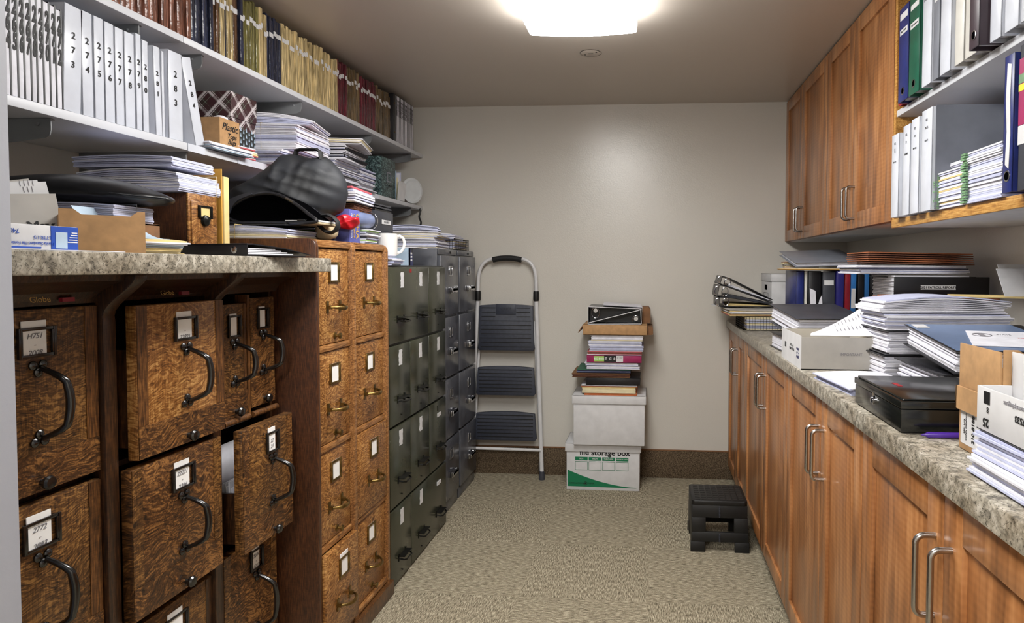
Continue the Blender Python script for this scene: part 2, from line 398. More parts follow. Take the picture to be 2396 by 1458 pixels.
def binder(label, loc, rot, th, h, dp, mat, group=None, pages='paper', fill=.75, hole=None, spine=None, name='ring_binder', cat='binder', ct=.003, tsize=None, tmat='ink', sticker=None, rivets=False, lettersz=None):
    """local frame: spine in the plane x=0 facing +x, thickness along y, height z, covers reach to x=-dp"""
    t = T(name, label, cat, loc, rot, group, local=True)
    g = G(); g.box(-dp, -th/2, 0, 0, -th/2+ct, h); g.box(-dp, th/2-ct, 0, 0, th/2, h); g.box(-ct, -th/2, 0, 0, th/2, h)
    P('cover', g, mat, t, bev=.0012)
    if pages:
        pg = G(); nn = max(2, int(th*fill/.004)); y0 = -th/2+ct+.001; tt = (th-2*ct-.002)*fill/nn; r = random.Random(hash(label) % 9999 if False else int(loc[1]*1e4) % 997)
        for i in range(nn): pg.box(-dp+.018+r.uniform(-.004, .003), y0+i*tt, .008+r.uniform(0, .004), -.02, y0+(i+.86)*tt, h-.012-r.uniform(0, .004))
        P('pages', pg, pages, t)
    if hole:
        hg = G(); hg.lathe([(.012, 0), (.012, .0012), (.009, .0016), (.0088, .0004)], (0, 0, hole), 'X', 20); P('finger_hole', hg, 'chrome', t)
        hg = G(); hg.lathe([(.0088, 0), (.0088, .0009)], (0, 0, hole), 'X', 20); P('hole_shadow', hg, 'inner_black', t)
    if rivets:
        for q in (.045, h-.045):
            hg = G(); hg.lathe([(.0075, 0), (.0075, .0008), (.004, .0014), (.001, .0014)], (0, 0, q), 'X', 18); P('rivet', hg, 'chrome', t)
    if sticker:
        for (z0, z1, sm) in sticker:
            sg = G(); sg.box(0, -th*.38, z0, .0008, th*.38, z1); P('label', sg, sm, t)
    if spine:
        text(spine, tsize or th*.9, t, (.0012, 0, h*.58), RX, tmat, 'lettering', bold=.0004, ls=1.6)
    return t
# ------------------------------------------------------------------ the room
YB, CZ, XL, XR = 4.02, 2.26, -1.78, 1.16
S('floor', G().box(XL-.1, -2.3, -.08, XR+.1, YB+.1, 0), 'carpet')
S('ceiling', G().box(XL-.1, -2.3, CZ, XR+.1, YB+.1, CZ+.08), 'ceiling_paint')
S('wall_back', G().box(XL-.1, YB, 0, XR+.1, YB+.1, CZ), 'wall_paint')
S('wall_left', G().box(XL-.1, -2.3, 0, XL, YB, CZ), 'wall_paint')
S('wall_right', G().box(XR, -2.3, 0, XR+.1, YB, CZ), 'wall_paint')
S('wall_front', G().box(XL, .66, 0, -.826, .80, CZ).box(.50, .58, 0, XR, .66, CZ).box(-.826, .66, 2.12, .50, .80, CZ), 'jamb_paint')
S('wall_hall', G().box(XL-.1, -2.4, 0, XR+.1, -2.3, CZ), 'wall_paint')
S('baseboard_back', G().box(-1.6, YB-.012, 0, .53, YB, .168), 'carpet_base', bev=.002)
S('trim_1', G().box(-1.6, YB-.015, .168, .53, YB, .173), 'kraft_dark')
# ceiling light
t = T('ceiling_light', 'rectangular white wraparound ceiling light switched on over the aisle', 'ceiling light', (-.265, 1.98, CZ))
g = G(); g.box(-.475, 1.36, CZ-.028, -.055, 2.60, CZ); P('housing', g, 'card_white', t, bev=.004)
g = G(); prof = [(-.212, -.005), (-.210, -.060), (-.205, -.065), (-.10, -.072), (0, -.075), (.10, -.072), (.205, -.065), (.210, -.060), (.212, -.005)]
vs = []; ys = (1.345, 1.352, 1.6, 1.98, 2.3, 2.608, 2.614)
for k, y in enumerate(ys):
    sc = .985 if k in (0, 6) else 1
    for (a, b) in prof: vs.append((-.265+a*(.985 if k in (0, 6) else 1), y, CZ-.004+b*sc))
n = len(prof); fs = [(k*n+j, k*n+j+1, (k+1)*n+j+1, (k+1)*n+j) for k in range(6) for j in range(n-1)]
fs += [tuple(range(n))[::-1], tuple(6*n+j for j in range(n))]
g.add(vs, fs); P('diffuser', g, 'lens', t, smooth=True)
t = T('ceiling_light', 'unseen rectangular fill light added behind the doorway', 'ceiling light', (-.3, -.65, CZ))  # fill lamp added out of view to brighten the front of the room
g = G(); g.box(-.5, -1.25, CZ-.02, -.1, -.05, CZ); P('housing', g, 'card_white', t)
g = G(); g.box(-.5, -1.25, CZ-.07, -.1, -.05, CZ-.021); P('diffuser', g, 'fill_lens', t, bev=.01)
c = onZ(1382, 124, CZ)
t = T('ceiling_plate', 'small round flush white cover plate on the ceiling beyond the light', 'ceiling plate', (c.x, c.y, CZ))  # plain flush cover plate
g = G(); g.lathe([(.048, 0), (.048, -.0012), (.044, -.0022), (.001, -.0025)], (c.x, c.y, CZ), 'Z', 40); P('plate', g, 'ceiling_paint', t, smooth=True)
g = G(); g.box(c.x-.012, c.y-.002, CZ-.004, c.x+.012, c.y+.002, CZ-.002); P('slot', g, 'dark_steel', t)
g = G(); g.tube([(c.x+.0485*cos(q*pi/20), c.y+.0485*sin(q*pi/20), CZ-.0006) for q in range(40)], .0012, 6, closed=True); P('rim', g, 'dark_steel', t)
for sx in (-1, 1):
    g = G(); g.lathe([(.004, -.001), (.004, -.004), (.001, -.0045)], (c.x+sx*.027, c.y-sx*.016, CZ), 'Z', 12); P('screw', g, 'dark_steel', t)
# ------------------------------------------------------------------ right-hand base cabinets
DX, DZ0, DZ1 = .478, .09, .918
def door_panel(x, y0, y1, z0, z1, parent, st=.062, thick=.02, hy=None, hz=(0,0), name='door', label=None):
    """shaker door facing -X in the plane x"""
    g = G(); e = .0015; y0 += e; y1 -= e
    g.box(x, y0, z0, x+thick, y0+st, z1); g.box(x, y1-st, z0, x+thick, y1, z1)
    g.box(x, y0+st, z0, x+thick, y1-st, z0+st); g.box(x, y0+st, z1-st, x+thick, y1-st, z1)
    g.box(x+.009, y0+st-.004, z0+st-.004, x+.015, y1-st+.004, z1-st+.004)
    d = P(name, g, 'cherry', parent, bev=.0012)
    if hy is not None:
        h = G(); pr = .032; r = .0052; k = .014; a, b = hz; pts = [(x, hy, b), (x-pr+k, hy, b)]
        for q in range(1, 6): th = q/6*pi/2; pts.append((x-pr+k-sin(th)*k, hy, b-k+cos(th)*k))
        pts.append((x-pr, hy, b-k)); pts.append((x-pr, hy, a+k))
        for q in range(1, 6): th = q/6*pi/2; pts.append((x-pr+k-cos(th)*k, hy, a+k-sin(th)*k))
        pts += [(x-pr+k, hy, a), (x, hy, a)]
        h.tube(pts, r, 12); P('handle', h, 'nickel', d, smooth=True)
    return d
units = [('far', 3.65, 3.32, YB-.002), ('second', 2.79, 2.32, 3.32), ('third', 1.87, 1.51, 2.32), ('near', 1.10, .72, 1.51)]
labs = ['reddish wood base cabinet at the far end against the back wall', 'reddish wood base cabinet beside the black folding step stool',
        'reddish wood base cabinet between the step stool one and the nearest one', 'reddish wood base cabinet nearest the doorway, lower right corner']
for (nm, mid, y0, y1), lb in zip(units, labs):
    t = T('base_cabinet', lb, 'cabinet', (.8, (y0+y1)/2, 0), group='base cabinets under the granite counter')
    g = G(); g.box(DX+.022, y0+.001, DZ0-.01, XR-.01, y1-.001, DZ1+.004); P('carcass', g, 'cherry', t)
    g = G(); g.box(DX+.05, y0+.001, 0, DX+.07, y1-.001, DZ0-.01); P('toe_kick', g, 'black_plastic', t)
    z = (.70, .835)
    door_panel(DX, y0, mid, DZ0, DZ1, t, hy=mid-.03, hz=z); door_panel(DX, mid, y1, DZ0, DZ1, t, hy=mid+.03, hz=z)
g = G(); g.box(.462, .70, .924, XR-.003, YB-.003, .965)
O('worktop', g, 'granite', 'long speckled grey granite-look worktop on the right-hand cabinets', 'countertop', (.8, 2.3, .924), bev=.003, world=True)
# ------------------------------------------------------------------ right-hand upper cabinets
UX = .80; UZ0, UZ1 = 1.437, 2.252
for (mid, y0, y1), lb in zip([(3.60, 3.11, YB-.002), (2.71, 2.28, 3.11)], ['honey wood wall cabinet in the far corner', 'honey wood wall cabinet beside the open binder shelves']):
    t = T('wall_cabinet', lb, 'cabinet', (.98, (y0+y1)/2, UZ0), group='closed upper cabinets')
    g = G(); g.box(UX+.022, y0+.001, UZ0, XR-.002, y1-.001, UZ1); P('carcass', g, 'cherry', t)
    g = G(); g.box(UX+.03, y0+.006, UZ0-.004, XR-.003, y1-.006, UZ0); P('underside', g, 'card_white', t)
    door_panel(UX, y0, mid, UZ0, UZ1, t, hy=mid-.028, hz=(1.475, 1.60)); door_panel(UX, mid, y1, UZ0, UZ1, t, hy=mid+.028, hz=(1.475, 1.60))
t = T('open_shelf_unit', 'open wall shelf unit with oak-edged bottom board and white middle shelf', 'shelf unit', (.98, 1.5, UZ0))
g = G(); g.box(.81, .72, 1.415, XR-.002, 2.277, 1.440); P('bottom_board', g, 'card_white', t)
g = G(); g.box(.800, .72, 1.413, .81, 2.277, 1.442); P('edge_strip', g, 'edge_oak', t, bev=.002)
g = G(); g.box(.805, .72, 1.775, XR-.002, 2.26, 1.796); P('shelf', g, 'shelf_white', t, bev=.002)
g = G(); g.box(.802, 2.258, 1.442, XR-.002, 2.277, UZ1); P('side_panel', g, 'edge_oak', t)
g = G(); g.box(XR-.012, .72, 1.442, XR-.003, 2.258, UZ1); P('back_panel', g, 'shelf_white', t)
# ------------------------------------------------------------------ left counter
g = G(); g.box(XL+.003, .803, 1.264, -.95, 1.918, 1.304)
O('worktop', g, 'granite', 'short speckled granite-look worktop over the dark oak file cabinets', 'countertop', (-1.3, 1.36, 1.264), bev=.003, world=True)
# ------------------------------------------------------------------ old dark oak file cabinets under it
def arch_handle(parent, x, y, z0, z1, r=.0075, out=.042, yo=.006):
    g = G(); pts = []; rr = []
    n = 16
    for i in range(n+1):
        u = i/n; z = z1+(z0-z1)*u
        o = out*(min(1, (1-abs(2*u-1))*3.0))**.7 if 0 < u < 1 else .004
        o += .006*sin(pi*u)
        pts.append((x+.004+o, y+yo*sin(pi*u)*2, z)); rr.append(r*(1.0-.35*(abs(2*u-1))**2))
    g.tube(pts, rr, 12)
    for z in (z0, z1):
        for (dy, dz) in ((-.010, .006 if z == z1 else -.006), (.010, .006 if z == z1 else -.006), (0, -.008 if z == z1 else .008)):
            g.lathe([(.0085, 0), (.0085, .003), (.005, .006), (.001, .007)], (x, y+dy, z+dz), 'X', 12)
    return P('handle', g, 'black_iron', parent, smooth=True)
def card_frame(parent, x, y0, z0, y1, z1, fm, card=True, cy=(0, 0, 0), t=.006, cmat='label_white', txt=None):
    g = G(); g.frame(y0, z0, y1, z1, x, x+.005, t)
    for yy in (y0, y1): g.box(x, yy-.003, z0, x+.006, yy+.003, z1)
    P('label_holder', g, fm, parent, bev=.001)
    if card:
        g = G(); a, b, up = cy; g.box(x+.0005, y0+t*.6+a, z0+t*.5, x+.002, y1-t*.6-b, z1+up); P('label_card', g, cmat, parent)
        if txt: text(txt, .014, parent, (x+.003, (y0+y1)/2+(a-b)/2, (z0+z1)/2-.004), RX, 'ink_grey', 'handwriting', shear=.3, ls=1.1)
def globe_drawer(parent, x, y0, y1, z0, z1, kn=True, mats=('oak_aged', 'oak_stile'), txt=None, lw=.070, lh=.055, dy=0, cardup=.012, rail=.072, thick=.024, holder=True):
    cy = (y0+y1)/2+dy; st = min(.03, (y1-y0)*.12)
    g = G(); g.box(x-thick, y0, z0, x, y1, z1); d = P('drawer', g, mats[0], parent, bev=.0025)
    P('stile', G().box(x-.001, y0+.0015, z0+rail, x+.0012, y0+st, z1-.0015), mats[1], d); P('stile', G().box(x-.001, y1-st, z0+rail, x+.0012, y1-.0015, z1-.0015), mats[1], d)
    g = G(); g.box(x-.001, y0+.0015, z0+.0015, x+.002, y1-.0015, z0+rail-.001); P('bottom_rail', g, 'oak_aged_b', d)
    zc = z1-.060
    if holder: card_frame(d, x+.0012, cy-lw/2, zc-lh/2, cy+lw/2, zc+lh/2, 'black_iron', cy=(.002, .012, cardup), txt=txt)
    arch_handle(d, x+.001, cy+.002, z0+rail+.028, z1-.108)
    if kn:
        g = G(); g.lathe([(.006, 0), (.006, .010), (.012, .012), (.013, .018), (.010, .022), (.001, .023)], (x, cy+.004, z0+.018), 'X', 16); P('knob', g, 'black_iron', d, smooth=True)
    return d
GX = -1.117
def globe_case(y0, y1, lab, name='oak_file_cabinet', frieze='Globe', tag_=True):
    t = T(name, lab, 'filing cabinet', (-1.4, (y0+y1)/2, 0), group='old dark oak file cabinets under the short counter')
    g = G(); g.box(XL+.01, y0+.001, 0, GX-.03, y1-.001, .08); g.box(XL+.01, y0+.001, .08, XL+.03, y1-.001, 1.2)
    g.box(XL+.03, y0+.001, .08, GX-.022, y0+.014, 1.26); g.box(XL+.03, y1-.014, .08, GX-.022, y1-.001, 1.26)
    g.box(XL+.03, y0+.014, 1.232, GX-.03, y1-.014, 1.262)
    for z in (.842, .485, .13): g.box(XL+.03, y0+.014, z, GX-.035, y1-.014, z+.012)
    P('case', g, 'oak_frame', t)
    g = G(); prof = [(GX-.04, 1.205), (GX-.004, 1.205), (GX-.001, 1.214), (GX+.010, 1.228), (GX+.038, 1.243), (GX+.06, 1.250), (GX+.064, 1.262), (GX-.04, 1.262)]
    g.prism(prof, y0+.002, y1-.002, 'Y'); fr = P('cornice', g, 'oak_frame', t)
    if frieze:
        text(frieze, .017, t, (GX+.0075, (y0+y1)/2-.01, 1.2175), (radians(68), 0, pi/2), 'ink_gold', shear=.15)
        g = G(); g.box(GX+.002, (y0+y1)/2+.035, 1.211, GX+.0095, (y0+y1)/2+.062, 1.219); P('red_tag', g, 'vinyl_crimson', t)
    return t
def pilaster(t, y, w=.034):
    g = G(); pr = [(GX-.02, .02), (GX+.012, .02), (GX+.012, 1.16)]
    for i in range(9): u = i/8; pr.append((GX+.012+.072*(u*u*(3-2*u))-.012*sin(pi*u), 1.165+.09*u))
    pr += [(GX+.084, 1.2635), (GX-.02, 1.2635)]
    g.prism(pr, y-w/2, y+w/2, 'Y'); P('pilaster', g, 'oak_frame', t, bev=.005, smooth=True)
c1 = globe_case(.98, 1.291, 'dark oak file cabinet beside the doorway, two closed drawers showing')
for k, (z0, z1) in enumerate([(.862, 1.200), (.502, .846), (.145, .486)]):
    globe_drawer(c1, GX, .990, 1.258, z0, z1, dy=-.002, txt=('H751\n-\n2008', '2772\n-\n2883', None)[k], cardup=.012)
pilaster(c1, 1.2765)
c2 = globe_case(1.296, 1.615, 'middle dark oak file cabinet with two drawers pulled partly out', frieze='Globe')
globe_drawer(c2, -1.078, 1.312, 1.598, .865, 1.195, txt='\n-\n22821', mats=('oak_gold', 'oak_stile'), dy=.004)
globe_drawer(c2, -1.085, 1.299, 1.592, .520, .848, txt='22221\n-\n2396', mats=('oak_aged_b', 'oak_aged'), dy=.006)
globe_drawer(c2, GX, 1.325, 1.600, .145, .486, txt='', mats=('oak_aged', 'oak_frame'))
g = G(); g.box(-1.60, 1.320, .90, -1.103, 1.328, 1.10).box(-1.60, 1.585, .90, -1.103, 1.593, 1.10).box(-1.6, 1.32, .89, -1.103, 1.59, .90); P('drawer_box', g, 'oak_frame', c2)
pilaster(c2, 1.6095)
c3 = globe_case(1.632, 1.915, 'dark oak file cabinet by the tall oak one, wide middle drawer hanging open', frieze=None)
globe_drawer(c3, GX+.002, 1.640, 1.752, .868, 1.178, txt=None, lw=.05, lh=.06, cardup=.004)
globe_drawer(c3, GX+.002, 1.768, 1.888, .880, 1.190, txt=None, lw=.05, lh=.06, cardup=.004, mats=('oak_aged_b', 'oak_aged'))
for a, b in ((1.640, 1.752), (1.768, 1.888)): P('finger_rail', G().tube([(GX+.006, a, .862), (GX+.006, b, .862)], .009, 10), 'oak_stile', c3, smooth=True)
g = G(); g.box(GX-.03, 1.754, .855, GX+.004, 1.766, 1.2); P('post', g, 'oak_stile', c3)
dd = globe_drawer(c3, -1.052, 1.628, 1.868, .523, .850, txt='22\n21', dy=.015, lw=.055, lh=.058, mats=('oak_aged', 'oak_aged_b'))
g = G(); g.box(-1.62, 1.645, .555, -1.076, 1.653, .68).box(-1.62, 1.852, .555, -1.076, 1.860, .68).box(-1.62, 1.645, .545, -1.076, 1.86, .555)
g.box(-1.078, 1.645, .70, -1.074, 1.70, .715); P('drawer_box', g, 'oak_frame', c3)
globe_drawer(c3, GX, 1.640, 1.888, .145, .505, txt='2284\n-\n2312', dy=.02, lw=.055, lh=.06, mats=('oak_aged_b', 'oak_aged'))
g = G()
r = random.Random(3)
for i in range(11):
    y = 1.655; x = -1.085-i*.007
    g.box(x-.003, y+r.uniform(0, .004), .558, x, y+.18, .70+r.uniform(-.01, .012)+(.09 if i > 7 else 0))
O('file_papers', g, 'paper', 'cream file papers standing inside the open oak drawer', 'papers', (-1.2, 1.75, .558), world=True)
# ------------------------------------------------------------------ tall golden oak cabinet
WX = -1.010
t = T('oak_file_cabinet', 'tall golden oak filing cabinet with two columns of drawers', 'filing cabinet', (-1.39, 2.2, 0))
g = G(); rp = lambda y0, y1: None
def side(y0, y1):
    pr = [(XL+.03, .0), (WX+.010, .0), (WX+.010, 1.338)]+[(WX+.010-.026*(1-cos(a)), 1.338+.026*sin(a)) for a in (pi/8, pi/4, 3*pi/8, pi/2)]+[(XL+.03, 1.364)]
    q = G(); q.prism(pr, y0, y1, 'Y'); return q
P('side_panel', side(1.922, 1.940), 'oak_side', t, bev=.003)
P('side_panel', side(2.166, 2.192), 'oak_gold_rail', t, bev=.003)
P('side_panel', side(2.452, 2.474), 'oak_gold_rail', t, bev=.003)
g = G(); g.box(XL+.03, 1.940, 1.345, WX-.002, 2.452, 1.357); g.box(XL+.03, 1.94, .0, XL+.05, 2.452, 1.345); g.box(XL+.05, 1.94, .04, WX-.05, 2.452, .06)
for z in (1.02, .705, .39): g.box(XL+.06, 1.94, z-.004, WX-.03, 2.452, z+.004)
P('case', g, 'oak_frame', t)
for (a, b) in ((1.940, 2.166), (2.192, 2.452)):
    g = G(); g.box(WX-.02, a, 1.339, WX+.004, b, 1.362); P('top_rail', g, 'oak_gold_rail', t, bev=.003)
    for z in (1.012, .697, .382):
        g = G(); g.box(WX-.022, a, z, WX+.002, b, z+.020); P('rail', g, 'oak_gold_rail', t, bev=.003)
    g = G(); g.box(WX-.022, a, .062, WX+.006, b, .082); P('rail', g, 'oak_gold_rail', t, bev=.003)
g = G(); g.box(WX-.02, 1.93, 0, WX+.022, 2.482, .058); P('plinth', g, 'oak_stile', t, bev=.004)
def brass_pull(parent, x, yc, z, w=.085):
    g = G(); pts = []; rr = []
    for i in range(13):
        u = i/12; pts.append((x+.012+.026*sin(pi*u)**.5, yc-w/2+w*u, z-.004*sin(pi*u))); rr.append(.0035+.0035*sin(pi*u))
    g.tube(pts, rr, 10, sq=.8)
    for y in (yc-w/2, yc+w/2): g.box(x, y-.007, z-.018, x+.003, y+.007, z+.020); g.box(x, y-.004, z-.006, x+.014, y+.004, z+.006)
    P('handle', g, 'brass', parent, bev=0, smooth=True)
def oak_drawer(parent, x, y0, y1, z0, z1, latch=True, cardup=0, mat='oak_gold'):
    g = G(); g.box(x-.02, y0, z0, x, y1, z1); d = P('drawer', g, mat, parent, bev=.003)
    yc = (y0+y1)/2; zc = z1-.075
    card_frame(d, x, yc-.031+.006, zc-.033, yc+.031+.006, zc+.033, 'brass', t=.007, cy=(0, 0, cardup))
    brass_pull(d, x, yc+.004, z1-.185)
    if latch:
        g = G(); g.lathe([(.011, 0), (.011, .003), (.005, .005), (.005, .014), (.010, .016), (.010, .020), (.001, .022)], (x, yc+.012, z0+.022), 'X', 14); P('knob', g, 'brass', d, smooth=True)
rows = [(1.034, 1.336), (.719, 1.010), (.404, .695)]
for z0, z1 in rows:
    oak_drawer(t, WX-.004, 1.943, 2.163, z0, z1)
oak_drawer(t, WX+.020, 1.943, 2.166, .086, .380, cardup=.012, mat='oak_gold', latch=False)
for k, (z0, z1) in enumerate(rows): oak_drawer(t, WX-.004+(.012 if k == 2 else 0), 2.195, 2.449, z0, z1, latch=False)
oak_drawer(t, WX-.004, 2.195, 2.449, .084, .380)
# ------------------------------------------------------------------ green steel cabinet
EX = -1.005
t = T('steel_file_cabinet', 'olive green steel card file cabinet, waist high between oak and grey ones', 'filing cabinet', (-1.38, 2.845, 0))
g = G(); g.box(XL+.06, 2.486, .0, EX-.014, 3.205, 1.285); P('case', g, 'green_metal_dark', t, bev=.003)
def bail(parent, x, yc, z, w, mat, out=.03):
    g = G(); g.tube([(x, yc-w/2, z), (x+out*.7, yc-w/2, z-.004), (x+out, yc-w/2+.01, z-.006), (x+out, yc+w/2-.01, z-.006), (x+out*.7, yc+w/2, z-.004), (x, yc+w/2, z)], .0033, 8)
    g.box(x, yc-w/2-.004, z+.008, x+out*.9, yc+w/2+.004, z+.0105)
    for y in (yc-w/2, yc+w/2): g.box(x, y-.004, z-.012, x+.003, y+.004, z+.018)
    P('handle', g, mat, parent, smooth=True)
def torn(parent, x, yc, zc, w=.034, h=.062, seed=0):
    r = random.Random(seed); n = 9; L = []; R_ = []
    for i in range(n+1):
        z = zc-h/2+h*i/n; L.append((yc-w/2+r.uniform(-.003, .003), z)); R_.append((yc+w/2+r.uniform(-.003, .003), z))
    g = G(); g.prism(L+R_[::-1], x, x+.0008, 'X'); P('label_paper', g, 'card_white', parent)
g_rows = [(.975, 1.278), (.648, .965), (.322, .638), (.008, .312)]
cA, cB, cC = (2.492, 2.712), (2.718, 2.948), (2.956, 3.200)
def green_drawer(y0, y1, z0, z1, hs, labs_, i, seed=0, plate=False):
    g = G(); g.box(EX-.014, y0, z0, EX, y1, z1); d = P('drawer', g, 'green_metal', t, bev=.003)
    for yc in hs: bail(d, EX, yc, z0+(z1-z0)*.30, .075, 'dark_steel')
    for k, yc in enumerate(labs_):
        if plate: 
            q = G(); q.box(EX, yc-.022, z1-.075, EX+.003, yc+.022, z1-.058); P('label_plate', q, 'card_white', d)
            q = G(); q.box(EX, yc-.02, z1-.045, EX+.004, yc-.012, z1-.02); P('lock', q, 'black_enamel', d)
        else: torn(d, EX, yc, z1-.052, seed=seed+k)
    q = G(); q.lathe([(.003, 0), (.003, .003), (.001, .004)], (EX, (hs[0]), z0+.03), 'X', 8); P('screw', q, 'dark_steel', d)
    return d
d = green_drawer(cA[0], cB[1], *g_rows[0], (2.61, 2.84), (2.63, 2.85), 0, 1)
q = G(); q.box(EX, 2.715, 1.255, EX+.001, 2.735, 1.270); P('red_sticker', q, 'ink_red', d)
green_drawer(*cC, *g_rows[0], (3.085,), (3.09,), 0, 4)
for k in (1, 2):
    green_drawer(*cA, *g_rows[k], (2.61,), (2.605,), k, 10+k); green_drawer(*cB, *g_rows[k], (2.84,), (2.84,), k, 20+k)
    green_drawer(*cC, *g_rows[k], (3.085,), (3.09,), k, 30+k, plate=(k == 2))
green_drawer(*cA, *g_rows[3], (2.61,), (2.61,), 3, 41)
d = green_drawer(cB[0], cC[1], *g_rows[3], (2.84, 3.085), (2.84,), 3, 43)
q = G(); q.box(EX, 3.06, .235, EX+.003, 3.11, .252); P('label_plate', q, 'card_white', d)
# ------------------------------------------------------------------ two grey steel cabinets
for (y0, y1, lb) in ((3.212, 3.538, 'grey steel four-drawer filing cabinet next to the green one'), (3.546, 3.892, 'grey steel four-drawer filing cabinet beside the step ladder')):
    t = T('steel_file_cabinet', lb, 'filing cabinet', (-1.40, (y0+y1)/2, 0), group='grey steel filing cabinets')
    g = G(); g.box(XL+.02, y0, 0, -1.052, y1, 1.372); P('case', g, 'grey_metal', t, bev=.004)
    P('top_trim', G().box(-1.052, y0+.008, 1.342, -1.046, y1-.008, 1.368), 'grey_metal', t, bev=.002); P('base_trim', G().box(-1.052, y0+.008, .0, -1.046, y1-.008, .06), 'grey_metal', t, bev=.002)
    g = G(); g.lathe([(.006, 0), (.006, .004), (.001, .005)], (-1.046, (y0+y1)/2+.04, 1.355), 'X', 12); P('lock', g, 'dark_steel', t)
    for (z0, z1) in ((1.030, 1.336), (.708, 1.018), (.388, .696), (.068, .376)):
        g = G(); g.box(-1.052, y0+.010, z0, -1.035, y1-.010, z1); d = P('drawer', g, 'grey_metal', t, bev=.003)
        yc = (y0+y1)/2+.01; zc = z1-.078
        g = G(); g.frame(yc-.024, zc-.026, yc+.024, zc+.026, -1.035, -1.030, .006); P('label_holder', g, 'chrome', d, bev=.001)
        g = G(); g.box(-1.035, yc-.018, zc-.02, -1.033, yc+.018, zc+.02); P('label_card', g, 'grey_metal_dark', d)
        g = G(); z = z1-.178; g.box(-1.035, yc-.045, z-.004, -1.008, yc+.045, z+.012); g.box(-1.014, yc-.05, z-.012, -1.008, yc+.05, z+.012)
        for s_ in (-1, 1): g.box(-1.035, yc+s_*.042-.006, z-.016, -1.016, yc+s_*.042+.006, z+.014)
        P('handle', g, 'chrome', d, bev=.002)
# ------------------------------------------------------------------ wall shelves on the left
SX = -1.400
t = T('wall_shelf', 'upper white wall shelf carrying the long run of bound books', 'shelf', (-1.58, 2.4, 1.95))
g = G(); g.box(XL+.003, .81, 1.950, SX, 1.912, 1.971); P('shelf_board', g, 'shelf_white', t, bev=.002)
g = G(); g.box(XL+.003, 1.914, 1.950, SX, YB-.004, 1.971); P('shelf_board', g, 'shelf_white', t, bev=.002)
U = t
t = T('wall_shelf', 'lower white wall shelf carrying white binders and piles of paper', 'shelf', (-1.58, 2.4, 1.63))
g = G(); g.box(XL+.003, .81, 1.630, SX, 1.922, 1.653); P('shelf_board', g, 'shelf_white', t, bev=.002)
g = G(); g.box(XL+.003, 1.924, 1.630, SX-.003, YB-.004, 1.652); P('shelf_board', g, 'shelf_white', t, bev=.002)
for a, b in ((1.924, 2.00), (2.17, 3.35)):
    g = G(); g.box(SX-.003, a, 1.6295, SX, b, 1.6525); P('edge_strip', g, 'vinyl_white', t)
L = t
def bracket(par, y, z, dp=.30):
    pr = [(XL+.012, z), (XL+.012, z-.075), (XL+.06, z-.078), (SX-.035, z-.046), (SX-.022, z-.040), (SX-.018, z-.028), (SX-.018, z)]
    g = G(); g.prism(pr, y-.0015, y+.0015, 'Y'); g.box(XL+.02, y-.001, z-.003, SX-.02, y+.012, z)
    for xx in (-1.70, -1.45): g.lathe([(.004, 0), (.004, -.003), (.001, -.004)], (xx, y-.0015, z-.014), 'Y', 10)
    P('bracket', g, 'bracket_grey', par)
for y in (1.02, 1.30, 1.76, 2.02, 2.62, 3.30, 3.86): bracket(U, y, 1.949)
for y in (1.04, 1.48, 1.94, 2.62, 3.30, 3.86): bracket(L, y, 1.629)
t = T('shelf_standard', 'slotted grey steel upright on the left wall under the lower shelf', 'shelf upright', (XL+.007, 1.475, 1.31))
g = G(); g.box(XL+.001, 1.462, 1.31, XL+.012, 1.49, 1.628); P('rail', g, 'bracket_grey', t)
g = G()
for k in range(12): g.box(XL+.012, 1.474, 1.32+k*.025, XL+.0126, 1.478, 1.332+k*.025)
P('slots', g, 'inner_black', t)
def YX(px, X, py=500): return onX(px, py, X).y
# ------------------------------------------------------------------ books on the upper shelf
bookp = {}
def book_proto(key, mat, tape=True, h=.245, th=.019, dp=.30):
    g = G(); g.box(-dp, -th/2, 0, 0, th/2, h)
    o = bpy.data.objects.new('bound_book', mesh('bound_book', g, mat, bev=.0035, seg=2)); o['category'] = 'book'; ORG[o] = Vector((0,0,0))
    ch = []
    if tape:
        q = G(); q.box(-.001, -th*.46, h*.70, .0007, th*.46, h*.77); c = bpy.data.objects.new('spine_label', mesh('spine_label', q, 'card_white')); ch.append(c)
    bookp[key] = (o, ch, th, h)
for k, m_, tp in (('rust', 'bk_rust', 0), ('navy', 'bk_navy', 0), ('brown', 'bk_brown', 1), ('tan', 'bk_tan', 1), ('olive', 'bk_olive', 1), ('navy2', 'bk_navy', 1), ('maroon', 'bk_maroon', 1), ('umber', 'bk_umber', 1), ('black', 'bk_black', 0)):
    book_proto(k, m_, tp)
